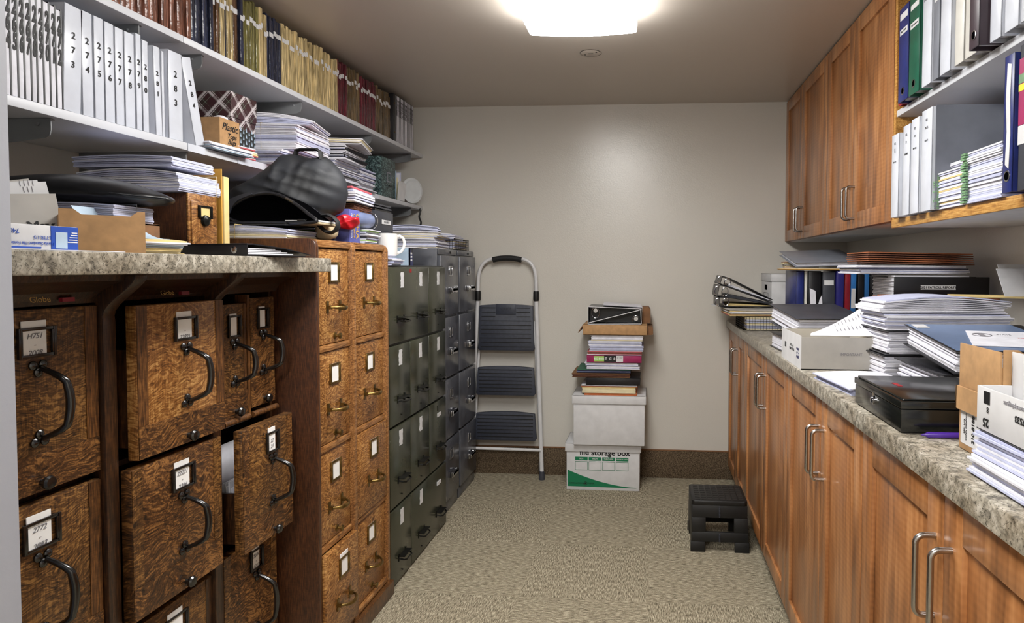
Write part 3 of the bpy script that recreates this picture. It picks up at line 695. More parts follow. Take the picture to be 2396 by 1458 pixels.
runs = [ # px start, px end, kind, label
 (130, 452, 'rust', 'rusty brown plastic-wrapped volume left of the first navy books on the top shelf'),
 (452, 505, 'navy', 'glossy navy volume in the leftmost run of navy books on the top shelf'),
 (505, 518, 'brown', 'brown volume just right of the leftmost navy run on the top shelf'),
 (518, 530, 'tan', 'first tan volume after the leftmost navy run on the top shelf'),
 (530, 537, 'navy2', 'single dark volume between two tan ones on the top shelf'),
 (537, 550, 'tan', 'tan volume between the single dark one and the thin brown ones'),
 (550, 566, 'brown', 'brown volume between tan and olive runs on the top shelf'),
 (566, 574, 'navy2', 'dark navy volume immediately left of the olive run'),
 (574, 610, 'olive', 'olive green volume in the left-hand olive run on the top shelf'),
 (610, 631, 'tan', 'tan volume between the olive run and the second navy run'),
 (631, 666, 'navy2', 'dark navy volume in the middle navy run on the top shelf'),
 (666, 794, 'tan', 'tan volume with white spine tape in the long tan run'),
 (794, 818, 'maroon', 'maroon volume next to the long tan run'),
 (818, 846, 'umber', 'brown volume between the two maroon runs'),
 (846, 885, 'maroon', 'dark maroon volume in the right-hand maroon run'),
 (885, 918, 'umber', 'olive brown volume near the right end of the top shelf')]
r = random.Random(11)
y = YX(130, SX-.01, 100); first = set()
for (a, b, k, lb) in runs:
    y1 = YX(b, SX-.01, 150); o, ch, th, h = bookp[k]
    n_ = max(1, round((y1-y)/(.0185 if k != 'rust' else .021))); step = (y1-y)/n_
    for i in range(n_):
        c = o.copy(); COL.objects.link(c); c.location = (SX-.012-r.uniform(0, .012), y+step*(i+.5), 1.971)
        c.scale = (1, step*.97/th, r.uniform(.95, 1.04)); c.rotation_euler = (r.uniform(-.006, .006), 0, 0)
        c['label'] = lb; 
        if n_ > 1: c['group'] = 'bound volumes, '+lb[:48]
        for q in ch:
            d = q.copy(); COL.objects.link(d); d.parent = c; d.location = (0, 0, r.uniform(-.010, .010))
    y = y1
# the thin numbered volumes at the right end
y = YX(918, SX-.01, 250)+.004
t = T('ring_binder', 'dark brown binder with two rivets near the right end of the top shelf', 'binder', (SX-.006, y+.02, 1.971), local=True)
g = G(); g.box(-.29, -.019, 0, 0, .019, .262); P('cover', g, 'vinyl_black', t, bev=.003)
for q in (.05, .21):
    g = G(); g.lathe([(.005, 0), (.005, .001), (.001, .002)], (0, 0, q), 'X', 12); P('rivet', g, 'brass', t)
y += .042
nums = ['249', '250', '251', '252', '253', '254', '255', '256', '257', '258']
k = 0
while y < 3.985 and k < 14:
    t = T('bound_book', 'thin volume with a white hand-numbered spine, right end of the top shelf', 'book', (SX-.008, y+.0075, 1.971), group='thin numbered volumes at the right end of the top shelf', local=True)
    g = G(); g.box(-.28, -.0085, 0, 0, .003, .258); P('pages', g, 'paper', t, bev=.001)
    g = G(); g.box(-.28, .003, 0, .0005, .0085, .26); P('cover', g, 'vinyl_black', t)
    text('\n'.join(nums[k % 10]), .040, t, (.001, -.003, .19), RX, bold=.0016, ls=.75, sx=.36)
    y += .0195; k += 1
# ------------------------------------------------------------------ lower shelf: numbered volumes and binders
Z2 = 1.654
ys = [YX(v, SX-.005, 150) for v in (-30, -8, 12, 26, 43, 58, 74, 88, 103, 118, 132, 146)]
hh = [.252, .25, .25, .252, .25, .246, .244, .243, .238, .236, .232]
for i in range(11):
    a, b = ys[i], ys[i+1]; num = str(262+i); th = (b-a)
    t = T('bound_book', 'thin white volume marked %s in black marker, left end of the lower shelf' % num, 'book', (SX-.004, (a+b)/2, Z2), group='thin white numbered volumes', local=True)
    g = G(); g.box(-.28, -th/2+.0006, 0, 0, th/2-.0038, hh[i]); P('pages', g, 'paper', t, bev=.0015)
    g = G(); g.box(-.28, th/2-.0038, 0, .0004, th/2-.0004, hh[i]+.003); P('cover', g, 'vinyl_black', t)
    text('\n'.join(num), .050, t, (.0012, -.0004, .158), RX, bold=.0022, ls=.78, sx=.40, shear=.1)
def wb(num, px0, px1, h, lean=0, mat='vinyl_white', dz=0, ts=.022, X=SX-.004, fill=.75, sx=.9, at=.56, bold=.0002, hole=None):
    a, b = YX(px0, X, 250), YX(px1, X, 250)
    return binder('white binder printed %s down its spine on the lower left shelf' % num, (X, (a+b)/2, Z2+dz), (lean, 0, 0), (b-a)*.97, h, .27, mat,
                  group='numbered white binders on the lower shelf', spine='\n'.join(num), tsize=ts, fill=fill, hole=hole)
wb('273', 146, 190, .258, -.045, mat='vinyl_white')
wb('274', 193, 220, .258); wb('275', 222, 246, .258); wb('276', 247, 270, .256); wb('277', 271, 292, .254); wb('278', 293, 317, .254)
wb('279', 319, 333, .262, ts=.02); wb('280', 334, 349, .252, ts=.02)
wb('281', 364, 380, .25, .03, ts=.018)
binder('plain thin white binder without a number between 281 and 283', (SX-.006, YX(387, SX, 250), Z2), (.0, 0, 0), .012, .245, .27, 'vinyl_white')
wb('283', 394, 428, .258, ts=.026)
wb('284', 456, 479, .262, .235, ts=.021, dz=.003)
# gift boxes
Xg = -1.455
y0, y1 = YX(540, Xg, 280), YX(597, Xg, 280)
g = G(); g.box(Xg-.19, y0, Z2, Xg, y1, 1.765)
t = T('gift_box', 'dark green gift box patterned with small pale trees under the plaid one', 'box', (Xg-.1, (y0+y1)/2, Z2)); P('box', g, 'vinyl_green' if 0 else 'green_metal_dark', t, bev=.002)
MATS['green_metal_dark']
g = G()
for i in range(9):
    for j in range(5):
        yy = y0+.006+i*(y1-y0-.012)/8; zz = Z2+.012+j*.022+(i % 2)*.008; g.prism([(yy-.004, zz), (yy+.004, zz), (yy, zz+.015)], Xg, Xg+.0008, 'X')
for i in range(12):
    for j in range(5):
        xx = Xg-.18+i*.0155; zz = Z2+.012+j*.022+(i % 2)*.008; g.prism([(xx-.004, zz), (xx+.004, zz), (xx, zz+.015)], y0-.0008, y0, 'Y')
P('tree_print', g, 'blue_pale', t)
t = T('gift_box', 'red, black and white plaid gift box on top of the green tree-print box', 'box', (Xg-.1, (y0+y1)/2, 1.765))
g = G(); g.box(Xg-.195, y0-.004, 1.800, Xg+.004, y1+.004, 1.888); P('lid', g, 'plaid', t, bev=.002)
g = G(); g.box(Xg-.19, y0, 1.765, Xg, y1, 1.80); P('box', g, 'plaid', t)
Xp = -1.408
y0, y1 = YX(514, Xp, 310), YX(560, Xp, 310)
stack('loose pale papers lying under the small Plastic carton', -1.50, (y0+y1)/2-.02, Z2, .20, .26, .022, 1.5, mats=('paper', 'paper_cream', 'blue_pale'), seed=5, jit=.008)
t = T('cardboard_box', 'small kraft carton with Plastic handwritten on its side', 'box', (Xp-.06, (y0+y1)/2, Z2+.0235))
zt = Z2+.115
g = G(); g.tray(Xp-.065, y0, Z2+.0235, Xp, y1, zt, .003); P('box', g, 'kraft', t)
text('Plastic', .033, t, (Xp+.001, (y0+y1)/2, zt-.027), RX, bold=.0004, shear=.35)
text('Tops\nBags', .024, t, (Xp+.001, (y0+y1)/2+.01, zt-.064), RX, bold=.0003, shear=.35, ls=.8)
g = G(); g.lathe([(.02, 0), (.026, .02), (.022, .034), (.010, .04), (.001, .041)], (Xp-.032, (y0+y1)/2, zt-.025), 'Z', 18)
O('plastic_bag', g, 'paper', 'crumpled white bag with a red print in the small Plastic carton', 'bag', world=True, smooth=True)
# papers and piles along the lower shelf; (label, px corner, px right end, X of front face, z, height, depth, mats, ...)
def pile(lab, pa, pb, X, z, h, dp, mats='paper', seed=0, rz=0, pym=380, **kw):
    ya, yb = YX(pa, X, pym), YX(pb, X, pym)
    return stack(lab, X-dp/2, (ya+yb)/2, z, dp, yb-ya, h, rz, mats=mats, seed=seed, **kw)
def pileY(lab, y0, y1, X, z, h, dp, mats='paper', seed=0, rz=0, **kw):
    return stack(lab, X-dp/2, (y0+y1)/2, z, dp, y1-y0, h, rz, mats=mats, seed=seed, **kw)
pileY('red and yellow printed booklets right of the Plastic carton', 2.14, 2.29, -1.40, Z2, .04, .24, ('pink_paper', 'manila', 'paper_cream', 'paper'), 32, -.15, jit=.006)
pileY('slumped loose white papers at the shelf edge right of the booklets', 2.34, 2.62, -1.33, Z2, .052, .30, ('paper', 'paper_cool', 'paper'), 33, -.06, jit=.012, bend=.006, n=12)
pileY('tall string-tied pile of white paper bundles next to the plaid box', 2.36, 2.65, -1.31, Z2+.054, .095, .30, ('paper', 'paper_cool', 'paper'), 34, .06, jit=.005, bend=.004, n=20, band=('x', .02, 'cloth_beige'))
pileY('curved white papers on top of the tall tied pile', 2.38, 2.63, -1.29, Z2+.156, .036, .30, ('paper', 'paper_cool'), 36, .22, jit=.006, bend=.010, n=8, curl=-.02)
pileY('loose white reports under the comb-bound ones', 2.73, 3.0, -1.34, Z2, .083, .28, ('paper', 'paper_cool', 'vinyl_black'), 38, .05, jit=.010, pattern=[0,0,1,0,0,0,2,0,1], n=22)
pileY('black comb-bound reports stacked between the white piles', 2.74, 3.0, -1.31, Z2+.085, .062, .28, ('paper', 'vinyl_black', 'paper_cool', 'paper'), 37, .08, jit=.008, pattern=[0,0,1,2,0,1,3,0], n=16)
pileY('brown envelopes and papers lying across the comb-bound reports', 2.74, 3.02, -1.27, Z2+.15, .026, .30, ('paper', 'kraft_dark', 'paper', 'paper_cream'), 39, .25, jit=.012, n=7)
pileY('ragged white paper bundles beside the green marbled box', 3.06, 3.27, -1.375, Z2, .10, .26, ('paper', 'paper_cool'), 40, .05, jit=.012, n=24)
for q, (z_, dx_) in enumerate(((.098, 0), (.130, .004))):
    g = G()
    for i in range(24): y_ = 2.76+i*.0098; g.tube([(-1.310+dx_, y_, Z2+z_-.007), (-1.302+dx_, y_, Z2+z_), (-1.310+dx_, y_, Z2+z_+.007)], .0028, 6)
    O('comb_binding', g, 'vinyl_black', ('lower', 'upper')[q]+' black plastic comb binding showing in the report pile on the shelf', 'comb binding', world=True)
Xm = -1.425
y0, y1 = YX(893, Xm, 400), YX(925, Xm, 400)
t = T('file_box', 'green marbled storage box with a metal label frame on the lower shelf', 'box', (Xm-.1, (y0+y1)/2, Z2))
g = G(); g.box(Xm-.24, y0, Z2, Xm, y1, Z2+.215); P('box', g, 'marbled_green', t, bev=.002)
yc = (y0+y1)/2
g = G(); g.frame(yc-.028, Z2+.085, yc+.028, Z2+.14, Xm, Xm+.003, .008); P('label_frame', g, 'marbled_green' if 0 else 'vinyl_grey', t, bev=.001)
g = G(); g.tube([(Xm+.002, yc-.03, Z2+.07), (Xm+.014, yc-.02, Z2+.064), (Xm+.014, yc+.02, Z2+.064), (Xm+.002, yc+.03, Z2+.07)], .002, 8); P('pull', g, 'dark_steel', t, smooth=True)
ye = YX(927, Xm, 420)
for i in range(5):
    g = G(); hh_ = .15+.02*math.sin(i*2.2); g.box(-1.66, ye+i*.013, Z2, Xm+.004*i-.01, ye+i*.013+.006, Z2+hh_)
    O('file_folder', g, ('paper', 'blue_pale', 'paper_cream', 'paper', 'paper_cool')[i], 'upright %s folder on the lower shelf, %s beyond the marbled box' % (('white', 'pale blue', 'cream', 'plain white', 'bluish white')[i], ('first', 'second', 'third', 'fourth', 'fifth')[i]), 'folder', (0,0,0), world=True)
g = G(); g.prism([(YX(930, -1.41, 450), Z2+.001), (YX(946, -1.41, 450), Z2+.001), (YX(950, -1.41, 405), Z2+.105), (YX(934, -1.41, 405), Z2+.112)], -1.412, -1.409, 'X')
O('white_card', g, 'card_white', 'blank white card leaning at the front edge of the lower shelf', 'card', world=True)
t = T('display_dish', 'round glass dish standing on edge at the far end of the lower shelf', 'dish', (-1.405, 3.84, Z2+.0755), (0, 0, -.55), local=True)
g = G(); g.lathe([(.073, 0), (.075, .004), (.062, .008), (.052, .004), (.048, .004), (.001, .004)], (0, 0, 0), 'X', 40); P('rim', g, 'glass_dish', t, smooth=True)
# cord hanging at the end of the shelf
g = G(); pts = [(-1.39, 3.93, 1.632)]
for i in range(1, 26):
    u = i/25; pts.append((-1.39+.004*sin(u*19)+.006*u, 3.93+.004*cos(u*17), 1.632-.21*u))
g.tube(pts, .0055, 8)
for k_ in range(2): g.tube([(-1.375+.02*cos(a)+.01*k_, 3.93, 1.425+.03*sin(a)) for a in [q*pi/8 for q in range(16)]], .005, 8, closed=True)
O('power_cord', g, 'black_plastic', 'black cord hanging from the far end of the lower shelf', 'cord', world=True, smooth=True)
g = G(); g.tube([(-1.765, 1.478+.006*sin(a), 1.545+.022*cos(a)) for a in [q*pi/8 for q in range(16)]], .0022, 8, closed=True)
O('wall_hook', g, 'card_white', 'small white hook clipped to the steel upright under the lower shelf', 'hook', world=True, smooth=True)
# ------------------------------------------------------------------ things on the short counter
ZC = 1.3045
X = -.985; y0, y1 = YX(5, X, 560), YX(183, X, 560)
t = T('supply_carton', 'blue and white folder carton lying upside down at the left end of the counter', 'box', (X-.13, (y0+y1)/2, ZC+.0))
g = G(); g.box(X-.08, y0, ZC, X, y1, ZC+.041); P('box', g, 'card_white', t, bev=.0015)
yb = YX(119, X, 560)
g = G(); g.box(X, yb, ZC+.0005, X+.0007, y1-.001, ZC+.0405); g.box(X, y0+.01, ZC+.003, X+.0006, yb-.018, ZC+.0055); P('blue_panel', g, 'ink_blue', t)
g = G(); g.box(X+.0007, yb+.008, ZC+.004, X+.0013, yb+.03, ZC+.031); P('folder_picture', g, 'blue_pale', t)
up = (pi/2, pi, pi/2)
text('740139', .011, t, (X+.001, yb-.072, ZC+.03), (-pi/2, 0, -pi/2) if 0 else (pi/2, pi, pi/2), 'ink_blue')
text('LTTR/1/3', .008, t, (X+.001, yb-.016, ZC+.021), up, 'ink_blue'); text('Manila Standard File Folders', .007, t, (X+.001, yb-.035, ZC+.011), up, 'ink_blue')
for i in range(5):
    g = G(); g.box(X+.0007, y1-.022+.002*i, ZC+.014+.004*i, X+.0013, y1-.003, ZC+.0155+.004*i); P('white_line', g, 'ink_white', t)
g = G(); g.box(-1.2, .92, ZC, -.962, 1.15, ZC+.0012); O('paper_sheet', g, 'paper', 'flat white sheet at the counter edge under the brown open box', 'paper', world=True)
c = onX(243, 560, -1.06); ang = math.atan2(-c.y, -c.x)+.12
t = T('cardboard_box', 'small open kraft box standing on the short counter', 'box', (c.x, c.y, ZC+.0013), (0, 0, ang), local=True)
w_ = .068; zt = .082
g = G(); g.tray(-.07, -w_, 0, -.002, w_, zt-.012, .002)
g.prism([(-w_, 0), (w_, 0), (w_, zt), (w_-.012, zt), (w_-.024, zt-.010), (-w_+.034, zt-.010), (-w_+.022, zt), (-w_, zt)], -.002, 0, 'X'); P('box', g, 'kraft', t)
for i in range(4):
    c = onX(150-8*i, 530, -1.12); ca = math.atan2(-c.y, -c.x)
    g = G(); g.box(-.0012, -.17, 0, .0012, 0, .095-.012*(i == 0)+.004*i)
    o = O('envelope', g, ('box_grey', 'card_white', 'card_white', 'box_grey')[i], ('front grey envelope of the leaning bunch with large black print', 'second envelope of the leaning bunch beside the doorway', 'third envelope of the leaning bunch beside the doorway', 'rearmost envelope of the leaning bunch beside the doorway')[i], 'envelope',
          (c.x-.012*i, c.y+.010*i, ZC+.032+.008*(i > 0)), (-.0, -.28, ca+.25), bev=0)
    ORG[o] = Vector((0,0,0)); o.rotation_euler = (.10+.05*i, -.20, ca+.25)
    if i == 0: text('OfficeMax', .024, o, (.0016, -.062, .020), RX, 'ink', bold=.001)
    if i == 1: text('| | | |\n| | |', .012, o, (.0016, -.03, .092), RX, 'ink_grey')
stack('grey rolled bundle of papers with rubber bands under the black case', -1.24, 1.36, ZC+.07, .24, .12, .034, .05, n=9, mats=('paper_grey', 'paper_cool'), seed=8, jit=.002, bend=.006, band=('y', 0, 'vinyl_grey'), name='paper_bundle')
t = T('file_carton', 'low brown carton hidden behind the small open kraft box', 'box', (-1.3, 1.36, ZC)); g = G(); g.tray(-1.42, 1.29, ZC, -1.12, 1.44, ZC+.069, .003); g.box(-1.42, 1.29, ZC+.066, -1.12, 1.44, ZC+.0695); P('box', g, 'kraft_dark', t)
# black soft case
def pillow(sil, y, D, ax='Y', rings=9, sq=.5, seed=0, amp=.004, yo=None):
    """inflate a closed outline: outline points (u, v); thickness D along the third axis"""
    n = len(sil); cu = sum(p[0] for p in sil)/n; cv = sum(p[1] for p in sil)/n; r = random.Random(seed); vs = []; ph = [r.uniform(0, 6) for _ in range(8)]
    def w_(u, v): return amp*(sin(u*38+ph[0]+2*sin(v*23+ph[1]))+.6*sin(v*51+ph[2]+u*17)+.5*sin((u+v)*80+ph[3]))
    for sgn in (-1, 1):
        for k in range(rings+1):
            tt = k/rings
            for (pu, pv) in sil:
                u = cu+(pu-cu)*tt; v = cv+(pv-cv)*tt; d = D*(1-tt**2.6)**sq if tt < 1 else 0
                off = sgn*(d+w_(u, v)*(1-tt**3)); yy = y+off+(yo(u, v) if yo else 0)
                vs.append((u, yy, v) if ax == 'Y' else (u, v, yy))
    g = G(); fs = []; m = (rings+1)*n
    for s_ in (0, 1):
        for k in range(rings):
            for j in range(n):
                a = s_*m+k*n+j; b = s_*m+k*n+(j+1) % n; c = s_*m+(k+1)*n+(j+1) % n; d = s_*m+(k+1)*n+j
                fs.append((a, b, c, d) if k else (b, c, d) if False else (a, b, c, d))
    g.add(vs, fs); return g
def weld(o, dist=.0006):
    bm = bmesh.new(); bm.from_mesh(o.data); bmesh.ops.remove_doubles(bm, verts=bm.verts, dist=dist); bmesh.ops.recalc_face_normals(bm, faces=bm.faces)
    bm.to_mesh(o.data); bm.free(); o.data.polygons.foreach_set('use_smooth', [True]*len(o.data.polygons))
def smooth_poly(pts, n=5):
    out = []; k = len(pts)
    for i in range(k):
        p0, p1, p2, p3 = [Vector(pts[(i+j-1) % k]) for j in range(4)]
        for q in range(n):
            t_ = q/n; out.append(tuple(.5*((2*p1)+(-p0+p2)*t_+(2*p0-5*p1+4*p2-p3)*t_*t_+(-p0+3*p1-3*p2+p3)*t_**3)))
    return out
def sil_from_px(pts, Y): return [(q.x, q.z) for q in (onY(px, py, Y) for px, py in pts)]
sil = smooth_poly(sil_from_px([(-90, 432), (20, 418), (120, 411), (200, 410), (260, 419), (318, 432), (372, 452), (392, 462), (391, 473), (360, 481), (280, 484), (200, 479), (100, 478), (-90, 486)], 1.40))
t = T('soft_case', 'black soft zip case lying across the papers above the short counter', 'case', (-1.3, 1.40, 1.42))
g = pillow(sil, 1.40, .085, seed=2, amp=.0015, sq=.4); o = P('body', g, 'leather_black', t); weld(o)
g = G(); q0 = [onY(px, py, 1.325) for px, py in ((255, 452), (300, 458), (350, 462), (388, 466))]; g.tube(q0, .0022, 8); P('piping', g, 'leather_black', t, smooth=True)
# card-index drawer box
X = -1.205; y0, y1 = YX(441, X, 520), YX(508, X, 520); zt = 1.472
t = T('card_index_box', 'small old oak card index box with brass label pull under the paper bundles', 'box', (X-.15, (y0+y1)/2, ZC))
g = G(); g.box(X-.36, y0, ZC, X-.006, y1, zt); P('box', g, 'oak_side', t, bev=.002)
g = G(); g.box(X-.006, y0, ZC, X, y1, zt); g.box(X, y0+.008, ZC+.01, X+.004, y1-.008, zt-.02); P('front', g, 'oak_gold', t, bev=.002)
yc = (y0+y1)/2
card_frame(t, X+.004, yc-.024, 1.408, yc+.024, 1.442, 'dark_steel', cmat='manila', t=.005)
g = G(); g.lathe([(.016, 0), (.014, .006), (.006, .010), (.001, .011)], (X+.005, yc, 1.402), 'X', 16); P('pull', g, 'dark_steel', t, smooth=True)
stack('tall string-tied bundle of white papers on the card index box', X-.135, (y0+y1)/2-.012, zt+.001, .27, .17, .048, .02, n=12, seed=21, mats=('paper', 'paper_cool'), bend=.012, jit=.003, band=('y', .06, 'cloth_beige'), name='paper_bundle')
stack('lower string-tied white bundle lying on the card index box', X-.135+.0, (y0+y1)/2-.008, zt-.0, .001, .001, .001, seed=1, n=2) if 0 else None
g_ = stack('upper bundle of white papers on top of the pile over the card index box', X-.15, (y0+y1)/2-.015, zt+.0625, .27, .165, .026, .01, n=7, seed=22, mats=('paper_cool', 'paper'), bend=.006, jit=.003, name='paper_bundle')
# orange envelope, cream folder
Y = 1.80
q0, q1 = onY(470, 400, Y), onY(517, 400, Y)
g = G(); g.box(q0.x-.12, Y, ZC, q1.x, Y+.004, 1.555); O('envelope', g, 'manila_dark', 'orange-yellow envelope standing upright behind the white bundles', 'envelope', world=True)
g = G(); g.box(q0.x-.1, Y+.006, ZC, q1.x+.004, Y+.03, 1.535); O('file_folder', g, 'manila', 'cream folder standing behind the orange-yellow envelope', 'folder', world=True, bev=.003)
# cards in pale blue folder
o = stack('curled pale blue folder of tan cards between the kraft box and the black binder', -1.115, 1.33, ZC, .13, .18, .03, -.25, n=9, mats=('blue_pale', 'paper', 'manila', 'paper_cream'), seed=14, jit=.008, bend=.006, name='folder_pile')
g = G(); vs = []
for i in range(9):
    u = i/8; x = -1.16+.075*u+.02*u*u; z = ZC+.033+.062*(1-u)**2.2
    vs += [(x, 1.25, z), (x, 1.40, z), (x, 1.40, z+.0015), (x, 1.25, z+.0015)]
g.add(vs, [(4*i+j, 4*i+(j+1) % 4, 4*i+4+(j+1) % 4, 4*i+4+j) for i in range(8) for j in range(4)]+[(3,2,1,0), (32,33,34,35)])
O('file_folder', g, 'blue_pale', 'pale blue folder cover curling up beside the small kraft box', 'folder', world=True)
# black binder on the counter edge
a_ = Vector((-.962, 1.52, 0)); b_ = Vector((-1.275, 1.60, 0)); d_ = (a_-b_).normalized(); ang = math.atan2(d_.y, d_.x)
t = T('ring_binder', 'thin black ring binder lying at the edge of the short counter', 'binder', (b_.x, b_.y, ZC+.0005), (0, 0, ang), local=True)
Lb = (a_-b_).length
g = G(); g.box(0, 0, 0, Lb, .003, .030); g.box(0, .003, 0, Lb, .19, .003); P('cover', g, 'vinyl_black', t, bev=.001)
g = G(); g.prism([(0, .028), (.02, .030), (.12, .021), (.21, .006), (.21, .0035), (.12, .0185), (.02, .0272), (0, .0255)], 0, Lb, 'X'); P('top_cover', g, 'vinyl_black', t)
g = G()
for i in range(4): g.box(.01, .006, .004+i*.004, Lb-.004, .15-.02*i, .0065+i*.004)
P('pages', g, 'paper', t)
for q in (.04, Lb-.04):
    g = G(); g.lathe([(.009, 0), (.009, -.0008), (.004, -.0018), (.001, -.0018)], (q, 0, .014), 'Y', 18); P('rivet', g, 'chrome', t)
# ------------------------------------------------------------------ on top of the tall oak cabinet
ZW = 1.3645
stack('white paper bundle with a rubber band on the front corner of the tall oak cabinet', -1.235, 2.035, ZW, .265, .19, .036, .03, n=13, seed=41, mats=('paper', 'paper_cool', 'paper_cream'), bend=.005, jit=.004, band=('x', -.03, 'manila'), name='paper_bundle', curl=-.008)
t = T('laptop', 'flat black laptop lying under the black backpack', 'laptop', (-1.25, 2.06, ZW+.042))
g = G(); g.box(-1.40, 1.97, ZW+.042, -1.12, 2.15, ZW+.048); P('base', g, 'black_plastic', t, bev=.003)
g = G(); g.box(-1.40, 1.97, ZW+.049, -1.12, 2.15, ZW+.0545); P('screen_lid', g, 'vinyl_black', t, bev=.003)
t = T('binder_clip', 'black and silver binder clip holding papers in front of the backpack', 'clip', (-1.085, 2.06, ZW+.052))
g = G(); g.box(-1.14, 2.00, ZW+.055, -1.03, 2.13, ZW+.060); P('papers', g, 'card_white', t); g = G(); g.box(-1.10, 1.998, ZW+.053, -1.075, 2.03, ZW+.064); P('clip', g, 'vinyl_black', t, bev=.002)
g = G(); g.box(-1.15, 2.0, ZW+.047, -1.03, 2.14, ZW+.0545); O('cloth_pouch', g, 'cloth_beige', 'beige cloth folded under the binder clip', 'cloth', world=True, bev=.003)
sil = smooth_poly(sil_from_px([(728, 520), (742, 512), (760, 520), (768, 540), (762, 556), (742, 560), (728, 555)], 2.12))
o = O('cloth_pouch', pillow(sil, 2.17, .05, seed=6, amp=.004), 'cloth_beige', 'crumpled beige cloth bag below the backpack strap', 'cloth'); weld(o)
# backpack
Y = 2.16
sil = smooth_poly(sil_from_px([(521, 488), (527, 468), (556, 449), (602, 422), (645, 388), (668, 364), (690, 360), (722, 368), (752, 364), (776, 384), (792, 408), (800, 440), (796, 470), (786, 494), (770, 503), (758, 521), (738, 526), (690, 520), (640, 524), (590, 528), (552, 522), (532, 508)], Y), 4)
t = T('backpack', 'soft black backpack slumped on its side over the tall oak cabinet', 'backpack', (-1.2, Y, 1.44))
def bulge(u, v): return .03*sin((u+1.2)*9)+.006*abs(sin((u*.7+v*1.1+.06*sin(v*20))*40))+.003*abs(sin((u*1.2-v*.4+.05*sin(u*17))*60))+.004*sin(u*150)*max(0, v-1.55)*8
g = pillow(sil, Y, .10, seed=9, amp=.003, rings=22, sq=.6, yo=bulge)
o = P('body', g, 'nylon_black', t); weld(o)
Yf = 1.995
lip = smooth_poly([(q.x, q.z) for q in (onY(px, py, Yf) for px, py in [(531, 506), (545, 484), (580, 462), (618, 453), (655, 457), (692, 477), (722, 500), (742, 518), (700, 522), (640, 523), (575, 524)])], 5)
g = G(); n = len(lip); cu = sum(p[0] for p in lip)/n; cv = sum(p[1] for p in lip)/n
vs = []; 
for k, (sc, dy) in enumerate(((1, .0), (.96, -.006), (.90, .0), (.5, .02))):
    for (u, v) in lip: vs.append((cu+(u-cu)*sc, Yf+dy, cv+(v-cv)*sc))
fs = [(k*n+j, k*n+(j+1) % n, (k+1)*n+(j+1) % n, (k+1)*n+j) for k in range(3) for j in range(n)]+[tuple(3*n+j for j in range(n))]
for (u, v) in lip: vs.append((cu+(u-cu)*.97, Yf+.10, cv+(v-cv)*.97))
fs += [(j, (j+1) % n, 4*n+(j+1) % n, 4*n+j) for j in range(n)]
g.add(vs, fs); P('mesh_opening', g, 'inner_black', t, smooth=True)
g = G(); g.tube([(u, Yf-.004, v) for u, v in lip], .0055, 8, closed=True); P('zip_edge', g, 'vinyl_black', t, smooth=True)
a_, b_ = onY(668, 463, Yf-.01), onY(686, 473, Yf-.01)
g = G(); g.tube([a_, b_], .0035, 8); P('zip_pull', g, 'chrome', t, smooth=True)
lens_ = smooth_poly([(q.x, q.z) for q in (onY(px, py, 1.99) for px, py in [(525, 488), (541, 466), (578, 452), (590, 455), (560, 468), (545, 484), (534, 502)])], 4)
g = G(); g.prism(lens_, 1.985, 2.0, 'Y'); P('window_pocket', g, 'vinyl_charcoal', t, smooth=True)
g = G(); pts = [onY(px, py, 2.11) for px, py in [(700, 478), (730, 492), (752, 512), (758, 520)]]; g.tube(pts, [.006, .009, .010, .006], 8, sq=2.2); P('front_pocket', g, 'vinyl_charcoal', t, smooth=True)
g = G(); pts = [onY(px, py, Y) for px, py in [(690, 370), (694, 352), (706, 350), (742, 350), (750, 356), (752, 374)]]; g.tube(pts, .0055, 8, sq=2.5); P('grab_loop', g, 'rubber_black', t, smooth=True)
g = G(); pts = [onY(px, py, 2.08) for px, py in [(754, 504), (768, 503), (781, 509), (790, 519), (791, 530), (785, 540), (775, 545), (763, 542), (752, 533), (742, 522), (736, 518)]]; g.tube(pts, .0055, 8, sq=2.4); P('shoulder_strap', g, 'rubber_black', t, smooth=True)
# cartons deep on the oak cabinet
t = T('cardboard_box', 'kraft carton with dark red printing behind the backpack', 'box', (-1.5, 2.1, ZW))
g = G(); g.box(-1.72, 2.16, ZW, -1.42, 2.30, ZW+.14); P('box', g, 'kraft', t, bev=.002)
g = G(); g.box(-1.68, 2.1592, ZW+.11, -1.43, 2.16, ZW+.122); g.box(-1.67, 2.1592, ZW+.085, -1.55, 2.16, ZW+.09); P('print', g, 'ink_red', t)
t = T('cardboard_box', 'plain kraft carton deep behind the backpack, lower left of the printed one', 'box', (-1.55, 2.0, ZW)); g = G(); g.tray(-1.74, 1.98, ZW, -1.42, 2.13, ZW+.12, .003); P('box', g, 'kraft', t)
# OSHA book
X = -1.055; y0, y1 = YX(817, X, 540), YX(842, X, 540)
t = T('paperback_book', 'thick blue-violet reference book standing at the front of the oak cabinet top', 'book', (X-.08, (y0+y1)/2, ZW))
xl = onY(775, 540, y0).x
g = G(); g.box(xl, y0, ZW, X, y0+.002, ZW+.118); g.box(xl, y1-.002, ZW, X, y1, ZW+.118); g.box(X-.002, y0, ZW, X, y1, ZW+.118); P('cover', g, 'book_blue', t, bev=.001)
g = G()
for i in range(12): g.box(xl+.004, y0+.004+i*(y1-y0-.008)/12, ZW+.002, X-.003, y0+.004+(i+.85)*(y1-y0-.008)/12, ZW+.114)
P('pages', g, 'paper_cream', t)
yc = (y0+y1)/2; dn_ = (pi/2, pi/2, pi/2)
text('OSHA', .034, t, (X+.001, yc+.020, ZW+.060), dn_, 'ink_gold', bold=.0006); text('Compliance', .018, t, (X+.001, yc-.004, ZW+.060), dn_, 'ink_gold', bold=.0002)
text('General Industry', .013, t, (X+.001, yc-.024, ZW+.060), dn_, 'ink_white')
